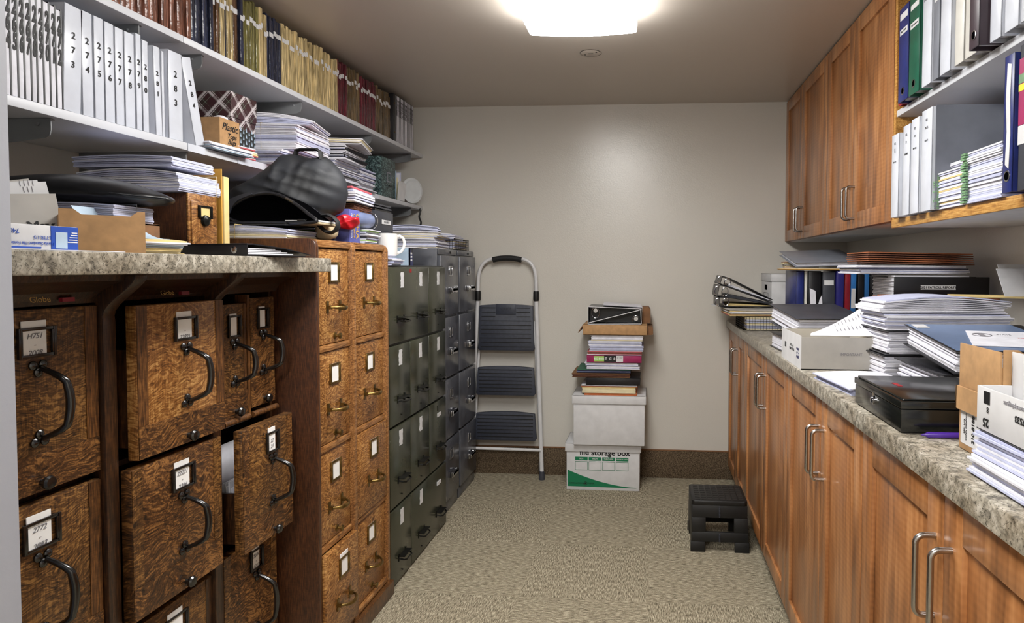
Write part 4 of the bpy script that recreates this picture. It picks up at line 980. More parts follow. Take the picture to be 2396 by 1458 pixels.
text('Regulations', .02, t, (X-.05, y0-.0006, ZW+.05), (pi/2, pi/2, 0), 'ink_white')
# red bag
sil = smooth_poly(sil_from_px([(768, 520), (780, 502), (800, 500), (812, 506), (828, 508), (826, 520), (812, 536), (790, 534), (772, 530)], 2.20))
o = O('plastic_bag', pillow(sil, 2.23, .032, seed=12, amp=.004, rings=16, yo=lambda u, v: .010*abs(sin(u*90+v*50))+.008*abs(sin(v*120-u*40))), 'red_plastic', 'crumpled red plastic bag on the blue-violet book', 'bag'); weld(o)
# slate blue binder and papers beside it
yb0 = YX(845, -1.07, 530); 
pile('messy white papers on the oak cabinet under the slate blue binder', 846, 884, -1.06, ZW, .055, .26, ('paper', 'paper_cool', 'lime', 'vinyl_black'), 51, .12, pym=550, pattern=[0,1,0,2,0,1,3,0,0], n=14, jit=.008)
t = T('ring_binder', 'slate blue binder lying on the papers left of the black file boxes', 'binder', (-1.2, 2.5, ZW+.06))
y0, y1 = 2.335, 2.47
g = G(); arc = [(-1.30, ZW+.062), (-1.075, ZW+.062)]+[(-1.075+.028*sin(a), ZW+.090-.028*cos(a)) for a in [pi*k/8 for k in range(1, 9)]]+[(-1.30, ZW+.118)]
g.prism(arc, y0, y1, 'Y'); P('cover', g, 'slate_blue', t, bev=.003, smooth=True)
g = G(); g.tube([(-1.075+.034*sin(a), y1+.006, ZW+.090-.034*cos(a)) for a in [pi*k/8 for k in range(0, 9)]], .0015, 6); P('ring', g, 'chrome', t)
o = stack('brown accordion folders stacked above the slate blue binder', -1.20, 2.43, ZW+.121, .25, .20, .028, .15, n=6, mats='redrope', seed=61, jit=.004, name='file_folders', gapf=None) if 0 else stack('brown accordion folders stacked above the slate blue binder', -1.20, 2.42, ZW+.1195, .25, .20, .026, .1, n=6, mats='redrope', seed=61, jit=.004, name='file_folders')
stack('white and pink paper folders tilting on the brown accordion folders', -1.20, 2.40, ZW+.150, .26, .24, .045, .12, n=6, mats=('paper', 'paper_cool', 'pink_paper'), pattern=[0,1,0,0,1,2], seed=62, jit=.006, name='paper_bundle', curl=.01)
stack('white sheets low under the shelf behind the tilted folders', -1.50, 2.62, ZW+.0, .3, .26, .15, 0, mats=('paper', 'paper_cool'), seed=63)
# black file boxes on the green cabinet
ZG = 1.2855
X = -1.13
ya, yb = 2.665, 2.86
stack('white papers on the green cabinet holding up the black file boxes', X-.14, (ya+yb)/2, ZG, .26, .19, .068, 0, mats=('paper', 'paper_cool'), seed=71)
for k, (z0, z1, dx, lb, rot_) in enumerate(((ZG+.0695, ZG+.142, .006, 'lower black file box with white label over the green cabinet', 0), (ZG+.143, ZG+.228, 0, 'upper black file box with white label over the green cabinet', 0))):
    t = T('file_box', lb, 'box', (X-.12, (ya+yb)/2, z0), group='black file boxes above the green cabinet')
    g = G(); g.box(X-.25, ya-.006*k, z0, X+dx, yb-.006*k, z1); 
    if k == 0:
        for i in range(18): yy = ya+.006+i*(yb-ya-.012)/18; g.box(X+dx, yy, z0+.002, X+dx+.002, yy+.005, z1-.002)
    P('box', g, 'vinyl_charcoal', t, bev=.002)
    yc = (ya+yb)/2+.01; zc = (z0+z1)/2-(.002 if k else .004)
    g = G(); g.box(X+dx+.002, yc-.048, zc-.009, X+dx+.0032, yc+.048, zc+.009); P('label', g, 'card_white', t)
    text('2016-2017', .013, t, (X+dx+.0036, yc, zc), RX, 'ink')
stack('dark folders lying on the upper black file box', X-.13, (ya+yb)/2, ZG+.229, .25, .19, .035, .03, n=3, mats=('vinyl_charcoal', 'vinyl_black'), seed=73, jit=.004, name='file_folders')
# mug
mx, my = -1.055, 2.60
stack('small pile of white notes under the mug on the green cabinet', -1.10, 2.60, ZG, .16, .20, .03, .2, mats=('paper', 'paper', 'paper_cool'), seed=75, jit=.010, bend=.003)
t = T('mug', 'white ceramic coffee mug on papers over the green cabinet', 'mug', (mx, my, ZG+.035))
z = ZG+.035
g = G(); g.lathe([(.030, 0), (.037, .004), (.040, .012), (.041, .092), (.0385, .092), (.037, .014), (.001, .010)], (mx, my, z), 'Z', 36); P('cup', g, 'ceramic', t, smooth=True)
g = G(); g.tube([(mx+.8*q_, my+.6*q_, z+w__) for q_, w__ in ((.036, .080), (.050, .084), (.064, .076), (.070, .058), (.067, .038), (.056, .020), (.036, .012))], .006, 10, sq=.8); P('handle', g, 'ceramic', t, smooth=True)
# pale book with navy spine edge
t = T('hardcover_book', 'white book with a navy spine standing behind the mug', 'book', (-1.1, 3.0, ZG), local=False)
y0 = 2.905; g = G(); g.box(-1.24, y0, ZG, -1.075, y0+.006, ZG+.078); P('cover', g, 'blue_pale', t)
g = G(); g.box(-1.24, y0+.006, ZG+.002, -1.08, y0+.04, ZG+.076); P('pages', g, 'paper', t)
g = G(); g.box(-1.08, y0, ZG, -1.075, y0+.044, ZG+.078); P('spine', g, 'vinyl_navy', t)
for q in (.02, .035, .05):
    g = G(); g.box(-1.075, y0+.012, ZG+q, -1.0742, y0+.03, ZG+q+.008); P('spine_print', g, 'ink_white', t)
g = G(); g.box(-1.16, 2.91, ZG+.079, -1.05, 3.07, ZG+.083); O('paper_sheet', g, 'paper', 'folded paper lying on the white book behind the mug', 'paper', world=True)
# grey cabinet piles
ZY = 1.3725
stack('wide messy pile of white papers on the near grey cabinet', -1.20, 3.37, ZY, .26, .28, .07, .1, n=18, mats=('paper', 'paper_cool', 'paper_cream'), seed=81, jit=.010, bend=.004)
stack('slanting white papers on top of the near grey cabinet pile', -1.22, 3.38, ZY+.0745, .26, .24, .035, .3, n=7, mats=('paper', 'paper_cool'), seed=82, jit=.014, bend=.012)
stack('white papers held in the wire basket on the far grey cabinet', -1.20, 3.72, ZY+.006, .24, .24, .052, 0, n=14, mats=('paper', 'paper_cool', 'paper_cream'), seed=83, jit=.006)
stack('white papers heaped over the wire basket on the far grey cabinet', -1.21, 3.69, ZY+.060, .24, .27, .03, .1, n=6, mats=('paper', 'paper_cool'), seed=84, jit=.010, bend=.006)
def wire_basket(lab, x0, x1, y0, y1, z0, z1, st=.014):
    t = T('wire_basket', lab, 'basket', ((x0+x1)/2, (y0+y1)/2, z0)); r_ = .0016
    g = G(); g.tube([(x0, y0, z1), (x1, y0, z1), (x1, y1, z1), (x0, y1, z1)], .0025, 6, closed=True); P('rim', g, 'dark_steel', t)
    g = G()
    for (xa_, ya_, xb_, yb_) in ((x0, y0, x1, y0), (x1, y0, x1, y1), (x0, y1, x1, y1), (x0, y0, x0, y1)):
        ln = math.hypot(xb_-xa_, yb_-ya_); m = int(ln/st)
        for i in range(m+1): u = i/m; g.tube([(xa_+(xb_-xa_)*u, ya_+(yb_-ya_)*u, z0+.002), (xa_+(xb_-xa_)*u, ya_+(yb_-ya_)*u, z1)], .0009, 4)
        for q in range(1, int((z1-z0)/st)+1): zz = z0+(z1-z0)*q/(int((z1-z0)/st)+1); g.tube([(xa_, ya_, zz), (xb_, yb_, zz)], .0009, 4)
    m = int((y1-y0)/.03)
    for i in range(m+1): yy = y0+(y1-y0)*i/m; g.tube([(x0, yy, z0+.002), (x1, yy, z0+.002)], .0012, 4)
    P('wire_grid', g, 'dark_steel', t); return t
wire_basket('wire tray of papers on the far grey filing cabinet', -1.335, -1.07, 3.585, 3.86, ZY, ZY+.062)
# ------------------------------------------------------------------ step ladder against the back wall
t = T('step_ladder', 'folded white step ladder with three dark grey treads against the back wall', 'ladder', (-.86, 3.95, 0))
LXc = -.862; W0, W1 = .222, .179
def lx(z, s_): return LXc+s_*(W0+(W1-W0)*z/1.1)
def ly(z): return 3.915+.055*z/1.33
for s_, nm_ in ((-1, 'left'), (1, 'right')):
    g = G(); g.tube([(lx(0, s_), ly(.03), .03), (lx(1.10, s_), ly(1.1), 1.10)], .0125, 14, sq=.8); P('rail', g, 'ladder_white', t, smooth=True)
    g = G(); g.tube([(lx(0, s_)-s_*.012, ly(0)+.045, .08), (lx(.95, s_)-s_*.018, ly(.9)+.02, .95)], .008, 10); P('rear_rail', g, 'ladder_white', t, smooth=True)
    g = G(); g.lathe([(.019, 0), (.019, .012), (.016, .04), (.014, .05)], (lx(0, s_), ly(0), 0), 'Z', 18); P('rubber_foot', g, 'vinyl_charcoal', t, smooth=True)
    g = G(); g.lathe([(.016, 0), (.016, .05)], (lx(0, s_)-s_*.012, ly(0)+.045, .04), 'Z', 14); P('rear_foot', g, 'vinyl_charcoal', t)
    g = G(); g.lathe([(.0165, 0), (.018, .01), (.018, .05), (.0165, .06)], (lx(1.1, s_), ly(1.1), 1.075), 'Z', 18); P('joint', g, 'black_plastic', t, smooth=True)
g = G(); pts = []
zt = 1.335
for i in range(25):
    a = pi*i/24; ex = .55; c_ = cos(a); s2 = sin(a); x = LXc-W1*math.copysign(abs(c_)**ex, c_); z = 1.13+(zt-1.13)*abs(s2)**ex*1.0; pts.append((x, ly(z), z))
g.tube(pts, .011, 12); P('top_hoop', g, 'ladder_white', t, smooth=True)
g = G(); g.tube([(LXc-.088+.176*i/8, ly(zt)-.002, zt+.000-.012*abs(i/4-1)**2) for i in range(9)], .017, 14); P('grip', g, 'rubber_black', t, smooth=True)
def tread(z0, z1, w_, ribs, crown=.008, big=False):
    g = G(); n = 14; pts = []
    for i in range(n+1): u = -1+2*i/n; pts.append((LXc+u*w_*(.97), z1-crown*u*u))
    top = pts; rad = .012
    poly = top[::-1]+[(LXc-w_, z0+.05 if big else z0+(z1-z0)*.4), (LXc-w_-.006, z0+rad), (LXc-w_+.004, z0)]+[(LXc+w_-.004, z0), (LXc+w_+.006, z0+rad), (LXc+w_, z0+.05 if big else z0+(z1-z0)*.4)]
    y0 = ly((z0+z1)/2)-.022
    g.prism(poly, y0, y0+.028, 'Y'); d = P('tread', g, 'step_plastic', t, bev=.003)
    g = G()
    for k in range(ribs):
        z = z0+.022+(z1-z0-.045)*k/(ribs-1)
        if big and k >= ribs-3:
            g.box(LXc-w_+.02, y0-.0025, z, LXc-w_*.38, y0+.001, z+.0035); g.box(LXc+w_*.38, y0-.0025, z, LXc+w_-.02, y0+.001, z+.0035)
        else: g.box(LXc-w_+.014, y0-.0025, z, LXc+w_-.014, y0+.001, z+.0035)
    P('grip_rib', g, 'black_plastic', d)
    if big:
        g = G(); g.box(LXc-.06, y0-.004, z1-.062, LXc+.06, y0+.001, z1+.002); P('latch_plate', g, 'step_plastic', d, bev=.003)
        text('LITE STEP', .016, d, (LXc, y0-.0048, z1-.025), RYN, 'black_plastic')
tread(.775, 1.055, .168, 10, big=True); tread(.505, .682, .176, 7, .01); tread(.233, .408, .184, 7, .012)
g = G(); g.tube([(lx(.17, -1), ly(.17)-.01, .182), (lx(.17, 1), ly(.17)-.01, .178)], .009, 12, sq=.8); P('lower_bar', g, 'ladder_white', t, smooth=True)
# ------------------------------------------------------------------ folding step stool
t = T('step_stool', 'black plastic folding step stool on the carpet beside the base cabinets', 'stool', (.32, 3.09, 0))
sx0, sx1, sy0, sy1 = .196, .446, 2.985, 3.215; zt = .228
g = G(); g.prism([(sx0+.012, sy0), (sx1-.012, sy0), (sx1, sy0+.012), (sx1, sy1-.012), (sx1-.012, sy1), (sx0+.012, sy1), (sx0, sy1-.012), (sx0, sy0+.012)], zt-.022, zt, 'Z'); P('top', g, 'black_plastic', t, bev=.003)
g = G()
for i in range(8):
    for j in range(7): g.box(sx0+.018+i*.028, sy0+.016+j*.029, zt, sx0+.040+i*.028, sy0+.040+j*.029, zt+.0012)
P('tread_pattern', g, 'black_plastic', t)
def leg_panel(y, sl):
    g = G(); fl = .02
    x0, x1 = sx0-.004, sx1+.008
    ou = lambda z: fl*(1-z/zt)*sl
    def pl(a, b, z0, z1): g.add([(a, y+ou(z0), z0), (b, y+ou(z0), z0), (b, y+ou(z0)+.016, z0), (a, y+ou(z0)+.016, z0), (a, y+ou(z1), z1), (b, y+ou(z1), z1), (b, y+ou(z1)+.016, z1), (a, y+ou(z1)+.016, z1)], [(0,3,2,1),(4,5,6,7),(0,1,5,4),(1,2,6,5),(2,3,7,6),(3,0,4,7)])
    pl(x0, x0+.065, 0, .045); pl(x1-.065, x1, 0, .045); pl(x0+.004, x1-.004, .045, .088); pl(x0+.004, x0+.068, .088, .152); pl(x1-.068, x1-.004, .088, .152); pl(x0+.008, x1-.008, .152, .207)
    P('leg_panel', g, 'black_plastic', t, bev=.002)
leg_panel(sy0+.004, -1); leg_panel(sy1-.022, 1)
for s_, x in ((-1, sx0), (1, sx1-.012)):
    g = G(); g.prism([(sy0, .004), (sy0+.05, .004), (sy0+.085, .09), (sy0+.14, .09), (sy1-.05, .004), (sy1, .004), (sy1-.01, .207), (sy0+.01, .207)], x, x+.012, 'X'); P('side_panel', g, 'black_plastic', t, bev=.002)
g = G(); xm = (sx0+sx1)/2
for z in [.05+.006*k for k in range(6)]+[.158+.006*k for k in range(8)]: g.lathe([(.004, 0), (.004, .004)], (xm, sy0-.004-.02*(1-z/zt), z), 'Z', 8)
P('hinge', g, 'vinyl_charcoal', t)
# ------------------------------------------------------------------ storage boxes at the back wall
def banker(lab, x0, x1, y0, y1, z0, z1, lid, printed=False, rz=0):
    t = T('storage_box', lab, 'box', ((x0+x1)/2, (y0+y1)/2, z0))
    g = G(); g.box(x0+.008, y0+.008, z0, x1-.008, y1-.008, z1-.01); P('box', g, 'card_white', t, bev=.002)
    g = G(); g.tray(x0, y0, z1-lid, x1, y1, z1, .004, bot=False); g.box(x0, y0, z1-.004, x1, y1, z1)
    P('lid', g, 'card_white', t, bev=.0015)
    if printed:
        yf = y0+.0075; W_ = x1-x0
        text('file storage box', .046, t, ((x0+x1)/2+.01, yf, z1-lid-.006), RYN, 'ink', bold=.0012)
        for i, w_ in enumerate(('BOX', 'FROM', 'THROUGH', 'DESTROY DATE')):
            xa_ = x0+.058+i*.078; 
            g = G(); g.box(xa_, yf-.0006, z1-lid-.052, xa_+.072, yf, z1-lid-.032); P('green_tab', g, 'ink_green', t)
            text(w_, .011 if i < 3 else .0088, t, (xa_+.036, yf-.001, z1-lid-.042), RYN, 'ink_white')
            g = G(); zz0, zz1 = z1-lid-.108, z1-lid-.058
            for (a, b, c_, d) in ((xa_, zz0, xa_+.072, zz0+.002), (xa_, zz1-.002, xa_+.072, zz1), (xa_, zz0, xa_+.002, zz1), (xa_+.07, zz0, xa_+.072, zz1)): g.box(a, yf-.0006, b, c_, yf, d)
            P('green_frame', g, 'ink_green', t)
        pts = [(x0+.014, z0+.115), (x0+.014, z0+.020)]
        for i in range(11): u = i/10; pts.append((x0+.014+(W_-.04)*u, z0+.020-.004*u if i else z0+.020))
        for i in range(10, -1, -1): u = i/10; pts.append((x0+.014+(W_-.04)*u, z0+.020-.002*u+.095*(1-u)**1.5*(1-.3*u)))
        g = G(); g.prism(pts[2:], yf-.0006, yf, 'Y'); P('green_sweep', g, 'ink_green', t)
        text('INTERNATIONAL    PAPER', .0125, t, (x0+.095, yf-.0012, z0+.038), RYN, 'ink', align='CENTER')
        g = G(); g.tube([(x0+.118+.010*cos(a), yf-.001, z0+.038+.010*sin(a)) for a in [q*pi/8 for q in range(16)]], .0012, 6, closed=True); g.prism([(x0+.112, z0+.034), (x0+.124, z0+.034), (x0+.118, z0+.046)], yf-.0015, yf-.0008, 'Y'); P('tree_emblem', g, 'ink', t)
    return t
banker('lower white storage box with green printing standing on the carpet', -.478, -.042, 3.745, 4.00, 0, .271, .048, True)
banker('upper plain white storage box with closed lid, on the green-printed one', -.434, -.015, 3.705, 3.985, .272, .556, .048)
zc_ = [.5565]
def PI(lab, px0, px1, h, mats, dp=.26, n=None, name='folders', cat='papers', seed=0, jit=.003, Y0=3.71, pattern=None, cls=None, rz=0, bend=0, band=None, mk='stack'):
    a, b = onY(px0, 850, Y0).x, onY(px1, 850, Y0).x
    z = zc_[0]; zc_[0] += h+.0012
    if mk == 'stack':
        return stack(lab, (a+b)/2, Y0+dp/2, z, b-a, dp, h, rz, n=n, mats=mats, seed=seed, cat=cat, name=name, jit=jit, pattern=pattern, bend=bend, band=band)
    return a, b, z
PI('orange folders at the bottom of the pile on the storage boxes', 1366, 1490, .012, 'orange_folder', n=3, name='file_folders')
PI('cream writing pad above the orange folders', 1361, 1487, .034, ('paper_cream', 'manila'), n=5, name='paper_pad', pattern=[0,0,0,0,1])
PI('thin grey and cream folder between the cream pad and the black binder', 1358, 1490, .010, ('box_grey', 'orange_folder', 'paper'), n=3, name='file_folders')
def lying_binder(lab, a, b, z, h, Y0, dp, mat, pages='paper', open_=False, end=1):
    t = T('ring_binder', lab, 'binder', ((a+b)/2, Y0+dp/2, z))
    g = G(); g.box(a, Y0, z, b, Y0+.003, z+h); g.box(a, Y0, z, b, Y0+dp, z+.003); g.box(a, Y0, z+h-.003, b, Y0+dp, z+h); P('cover', g, mat, t, bev=.001)
    if pages:
        g = G(); n = max(2, int((h-.008)/.004))
        for i in range(n): g.box(a+.006+.003*(i % 2), Y0+.006, z+.004+(h-.008)*i/n, b-.008-.003*(i % 3), Y0+dp-.02, z+.004+(h-.008)*(i+.85)/n)
        P('pages', g, pages, t)
    return t
a, b, z = PI('', 1371, 1498, .040, '', mk=0); lying_binder('plain black binder with its spine to the room, low in the pile on the boxes', a, b, z, .040, 3.71, .24, 'vinyl_black')
PI('brown accordion folders jutting out left in the pile on the boxes', 1337, 1473, .026, ('redrope', 'kraft_dark'), n=6, name='file_folders', jit=.004)
PI('navy and green folders jutting out left above the brown accordion ones', 1348, 1475, .020, ('navy_folder', 'slate_blue', 'green_folder'), n=4, pattern=[0,1,0,2], name='file_folders')
PI('clipped bundle of white papers under the magenta binder', 1371, 1496, .036, ('paper', 'paper_cool', 'vinyl_black', 'paper'), n=9, pattern=[0,1,0,0,2,1,0,0,3], jit=.005, name='paper_bundle', band=('y', .02, 'ink'), rz=.02) if 0 else PI('white papers under the magenta binder', 1371, 1496, .036, ('paper', 'paper_cool', 'vinyl_black', 'paper'), n=9, pattern=[0,1,0,0,2,1,0,0,3], jit=.005, name='paper_bundle')
a, b, z = PI('', 1373, 1501, .042, '', mk=0)
t = lying_binder('magenta binder with green and black spine label in the middle of the pile', a, b, z, .042, 3.708, .24, 'magenta')
g = G(); g.box(a+.04, 3.7072, z+.007, a+.098, 3.708, z+.037); P('green_label', g, 'lime', t); text('BIG-BOX', .015, t, (a+.069, 3.7068, z+.022), RYN, 'ink_white', bold=.0003)
g = G(); g.box(a+.098, 3.7072, z+.004, a+.165, 3.708, z+.040); P('black_label', g, 'ink', t); text('T  C  8', .02, t, (a+.132, 3.7068, z+.022), RYN, 'ink_white', bold=.0003)
g = G(); g.box(a+.166, 3.7072, z+.005, a+.205, 3.708, z+.040); P('white_label', g, 'card_white', t); text('2C 3WP', .009, t, (a+.186, 3.7068, z+.028), RYN, 'ink')
PI('red and pink papers lying on the magenta binder', 1372, 1500, .020, ('pink_paper', 'paper', 'redrope'), n=5, jit=.004, name='paper_bundle')
PI('bluish white papers tied with a dark string in the upper pile', 1377, 1503, .058, ('paper_cool', 'paper', 'paper_cool'), n=15, jit=.004, name='paper_bundle', band=('y', 0, 'ink'))
PI('cream-tabbed white papers under the brown tray', 1381, 1502, .032, ('paper', 'paper_cream', 'paper'), n=8, jit=.004, name='paper_bundle')
a, b, z = PI('', 1364, 1514, .060, '', mk=0)
t = T('cardboard_tray', 'flat brown cardboard carton with flaps near the top of the pile on the boxes', 'box', ((a+b)/2, 3.84, z))
g = G(); g.tray(a, 3.70, z, b, 3.97, z+.06, .004); g.box(a, 3.70, z+.056, b, 3.97, z+.06); P('carton', g, 'kraft', t, bev=.001)
g = G(); g.prism([(a-.002, z+.056), (a-.03, z+.012), (a-.027, z+.010), (a-.002, z+.046)], 3.71, 3.95, 'Y'); P('flap', g, 'kraft_dark', t)
g = G(); g.prism([(b+.002, z+.046), (b+.03, z+.046), (b+.034, z+.002), (b+.002, z+.0)], 3.75, 3.95, 'Y'); g.box(b-.0, 3.74, z-.001, b+.03, 3.95, z+.002); P('flap', g, 'kraft_dark', t)
a, b, z = PI('', 1376, 1500, .098, '', mk=0)
t = T('lever_arch_binders', 'black binder with white edges lying end-on at the very top of the pile', 'binder', ((a+b)/2, 3.84, z))
pr = [(a, z+.098), (b-.004, z+.088), (b+.0, z+.004), (a, z)]
def barxy(g, p, q, w_, y0, y1):
    d = Vector((q[0]-p[0], q[1]-p[1])); n_ = Vector((-d.y, d.x)).normalized()*w_/2
    g.prism([(p[0]-n_.x, p[1]-n_.y), (q[0]-n_.x, q[1]-n_.y), (q[0]+n_.x, q[1]+n_.y), (p[0]+n_.x, p[1]+n_.y)], y0, y1, 'Y')
g = G()
for i in range(4): barxy(g, pr[i], pr[(i+1) % 4], .004, 3.70, 3.93)
barxy(g, (a, z+.006), (b, z+.084), .004, 3.70, 3.93); P('cover', g, 'vinyl_black', t)
g = G()
for i in range(4): barxy(g, pr[i], pr[(i+1) % 4], .0035, 3.698, 3.701)
barxy(g, (a, z+.006), (b, z+.084), .004, 3.697, 3.701); P('white_edging', g, 'card_white', t)
g = G(); g.prism([(a+.004, z+.004), (b-.004, z+.006), (b-.006, z+.084), (a+.004, z+.094)], 3.78, 3.92, 'Y'); P('inside', g, 'vinyl_black', t)
for (xx, zz) in ((a+.04, z+.075), (b-.03, z+.03)):
    g = G(); g.tube([(xx+.022*cos(q), 3.715, zz-.012+.03*sin(q)) for q in [k*pi/8 for k in range(16)]], .002, 8, closed=True); P('ring', g, 'chrome', t, smooth=True)
    g = G(); g.lathe([(.012, 0), (.009, .01), (.004, .02), (.001, .021)], (xx, 3.725, zz), 'Y', 10); P('lever', g, 'chrome', t, smooth=True)
stack('loose sheets on top of the topmost black binder', (a+b)/2+.04, 3.84, z+.0995, .22, .24, .006, .04, n=3, seed=95, tilty=.06)
t = T('cardboard_tray', 'small brown carton standing behind the topmost black binder', 'box', (b+.03, 3.88, z)); g = G(); g.prism([(b+.004, z), (b+.052, z), (b+.052, z+.075), (b+.04, z+.092), (b+.004, z+.092)], 3.80, 3.93, 'Y'); P('carton', g, 'kraft_dark', t)
# ------------------------------------------------------------------ things on the long worktop
ZR = .9655
# grey lidless carton with a white end
t = T('paper_carton', 'open grey carton with a white labelled end on the worktop, big sheet sticking out', 'box', (.59, 2.24, ZR))
x0, x1, y0, y1, z1 = .470, .705, 2.085, 2.385, 1.066
g = G(); g.tray(x0, y0, ZR, x1, y1, z1, .0025); P('box', g, 'box_grey', t)
g = G(); g.box(x0-.0012, y0, ZR, x0, y1, z1+.004); P('white_end', g, 'card_white', t)
g = G(); g.box(x0-.0018, y0+.03, ZR+.030, x0-.0012, y0+.062, ZR+.062); P('blue_label', g, 'vinyl_navy', t)
text('PRINTED\nCARDS', .010, t, (x0-.002, y0+.046, ZR+.046), RXN, 'ink_white'); text('8 1/2 x 11\nCARD STOCK', .012, t, (x0-.002, y0+.13, ZR+.055), RXN, 'ink'); text('||||||||', .02, t, (x0-.002, y0+.23, ZR+.055), RXN, 'ink', sx=.6)
text('IMPORTANT', .012, t, (.62, y0-.0008, ZR+.048), RYN, 'ink_grey')
stack('sheets lying inside the open grey carton', .588, 2.236, ZR+.004, .20, .27, .06, 0, seed=101, mats=('paper', 'paper_cream'))
o = T('paper_sheet', 'large printed white sheet curling up out of the grey carton', 'paper', (.62, 2.2, 1.07), local=False)
g = G(); vs = []; A_ = [(.505, 2.105, 1.069), (.60, 2.10, 1.070), (.688, 2.10, 1.072), (.702, 2.10, 1.075)]; B_ = [(.56, 2.20, 1.072), (.63, 2.26, 1.092), (.70, 2.31, 1.128), (.745, 2.33, 1.140)]
n = 10
def lerp3(L_, u): 
    k = min(int(u*3), 2); f = u*3-k; a, b = Vector(L_[k]), Vector(L_[k+1]); return a+(b-a)*f
A_ = [(.50, 2.098, 1.071), (.58, 2.096, 1.071), (.65, 2.095, 1.071), (.712, 2.10, 1.071)]; B_ = [(.51, 2.13, 1.073), (.59, 2.19, 1.097), (.665, 2.25, 1.126), (.725, 2.30, 1.155)]
for i in range(n+1):
    a, b = lerp3(A_, i/n), lerp3(B_, i/n)
    for j in range(4): p = a+(b-a)*j/3; p.z += .004*sin(pi*j/3); vs.append(p)
for i in range(n+1):
    for j in range(4): q = Vector(vs[i*4+j]); q.z -= .0012; vs.append(q)
m = (n+1)*4
fs = [(i*4+j, i*4+j+1, i*4+j+5, i*4+j+4) for i in range(n) for j in range(3)]+[(m+i*4+j, m+i*4+j+4, m+i*4+j+5, m+i*4+j+1) for i in range(n) for j in range(3)]
fs += [(i*4, i*4+4, m+i*4+4, m+i*4) for i in range(n)]+[(i*4+3, m+i*4+3, m+i*4+7, i*4+7) for i in range(n)]+[(0,m,m+1,1),(1,m+1,m+2,2),(2,m+2,m+3,3)]+[(n*4+j, n*4+j+1, m+n*4+j+1, m+n*4+j) for j in range(3)]
g.add(vs, fs); sh = P('sheet', g, 'paper', o, smooth=True)
tn = (Vector(B_[2])-Vector(A_[2])).normalized(); tu = (Vector(B_[3])-Vector(B_[1])).normalized(); nn_ = tu.cross(tn).normalized(); nn_ = nn_ if nn_.z > 0 else -nn_
g = G(); rr_ = random.Random(4)
for i in range(9):
    u0 = .35+.06*i; 
    for j in range(2):
        a, b = lerp3(A_, u0), lerp3(B_, u0); p = a+(b-a)*(.25+.4*j); p.z += .0065; q = p+(b-a).normalized()*rr_.uniform(.012, .028)
        g.add([p, p+tu*.0022, q+tu*.0022, q, p-Vector((0,0,.001)), p+tu*.0022-Vector((0,0,.001)), q+tu*.0022-Vector((0,0,.001)), q-Vector((0,0,.001))], [(0,1,2,3),(7,6,5,4),(0,4,5,1),(1,5,6,2),(2,6,7,3),(3,7,4,0)])
P('print', g, 'ink_grey', sh)
# black binder stack behind the carton
def flat_binder(lab, x, y, z, w_, d_, h, mat, rot=(0,0,0), top=None, open_x=True, pages='paper', group=None, ct=.003, fringe=.004, fill=.95, over=.0):
    """lying binder, local box w_ x d_ x h; spine at +x, sheets show on -x and -y sides"""
    t = T('ring_binder', lab, 'binder', (x, y, z), rot, group, local=True)
    g = G(); g.box(0, 0, 0, w_, d_, ct); g.box(w_-ct, 0, 0, w_, d_, h); g.box(0, 0, h-ct, w_, d_, h)
    P('cover', g, mat, t, bev=.0015)
    r = random.Random(int(x*1e4)); g = G(); n = max(3, int((h-2*ct)/.0042)); hh = (h-2*ct)*fill/n
    for i in range(n):
        j = r.uniform(0, fringe); k_ = r.uniform(0, fringe)
        g.box(.006+j-over*(i/n), .008+k_, ct+.0005+i*hh, w_-.02, d_-.012, ct+.0005+(i+.84)*hh)
    P('pages', g, pages, t)
    g = G(); g.tube([(w_-.03+.018*cos(a), .012, h/2+(h/2-.006)*sin(a)) for a in [q*pi/8 for q in range(16)]], .0018, 6, closed=True); P('ring', g, 'chrome', t, smooth=True)
    if top: g = G(); g.box(.004, .004, h, w_-.03, d_-.004, h+.0008); P('cover_sleeve', g, top, t)
    return t
flat_binder('black binder under the large charcoal one behind the grey carton', .50, 2.43, ZR, .27, .29, .058, 'vinyl_black', (0, 0, .05))
flat_binder('large charcoal binder lying behind the open grey carton', .525, 2.415, ZR+.062, .27, .33, .072, 'vinyl_charcoal', (radians(6), 0, .12), fringe=.012)
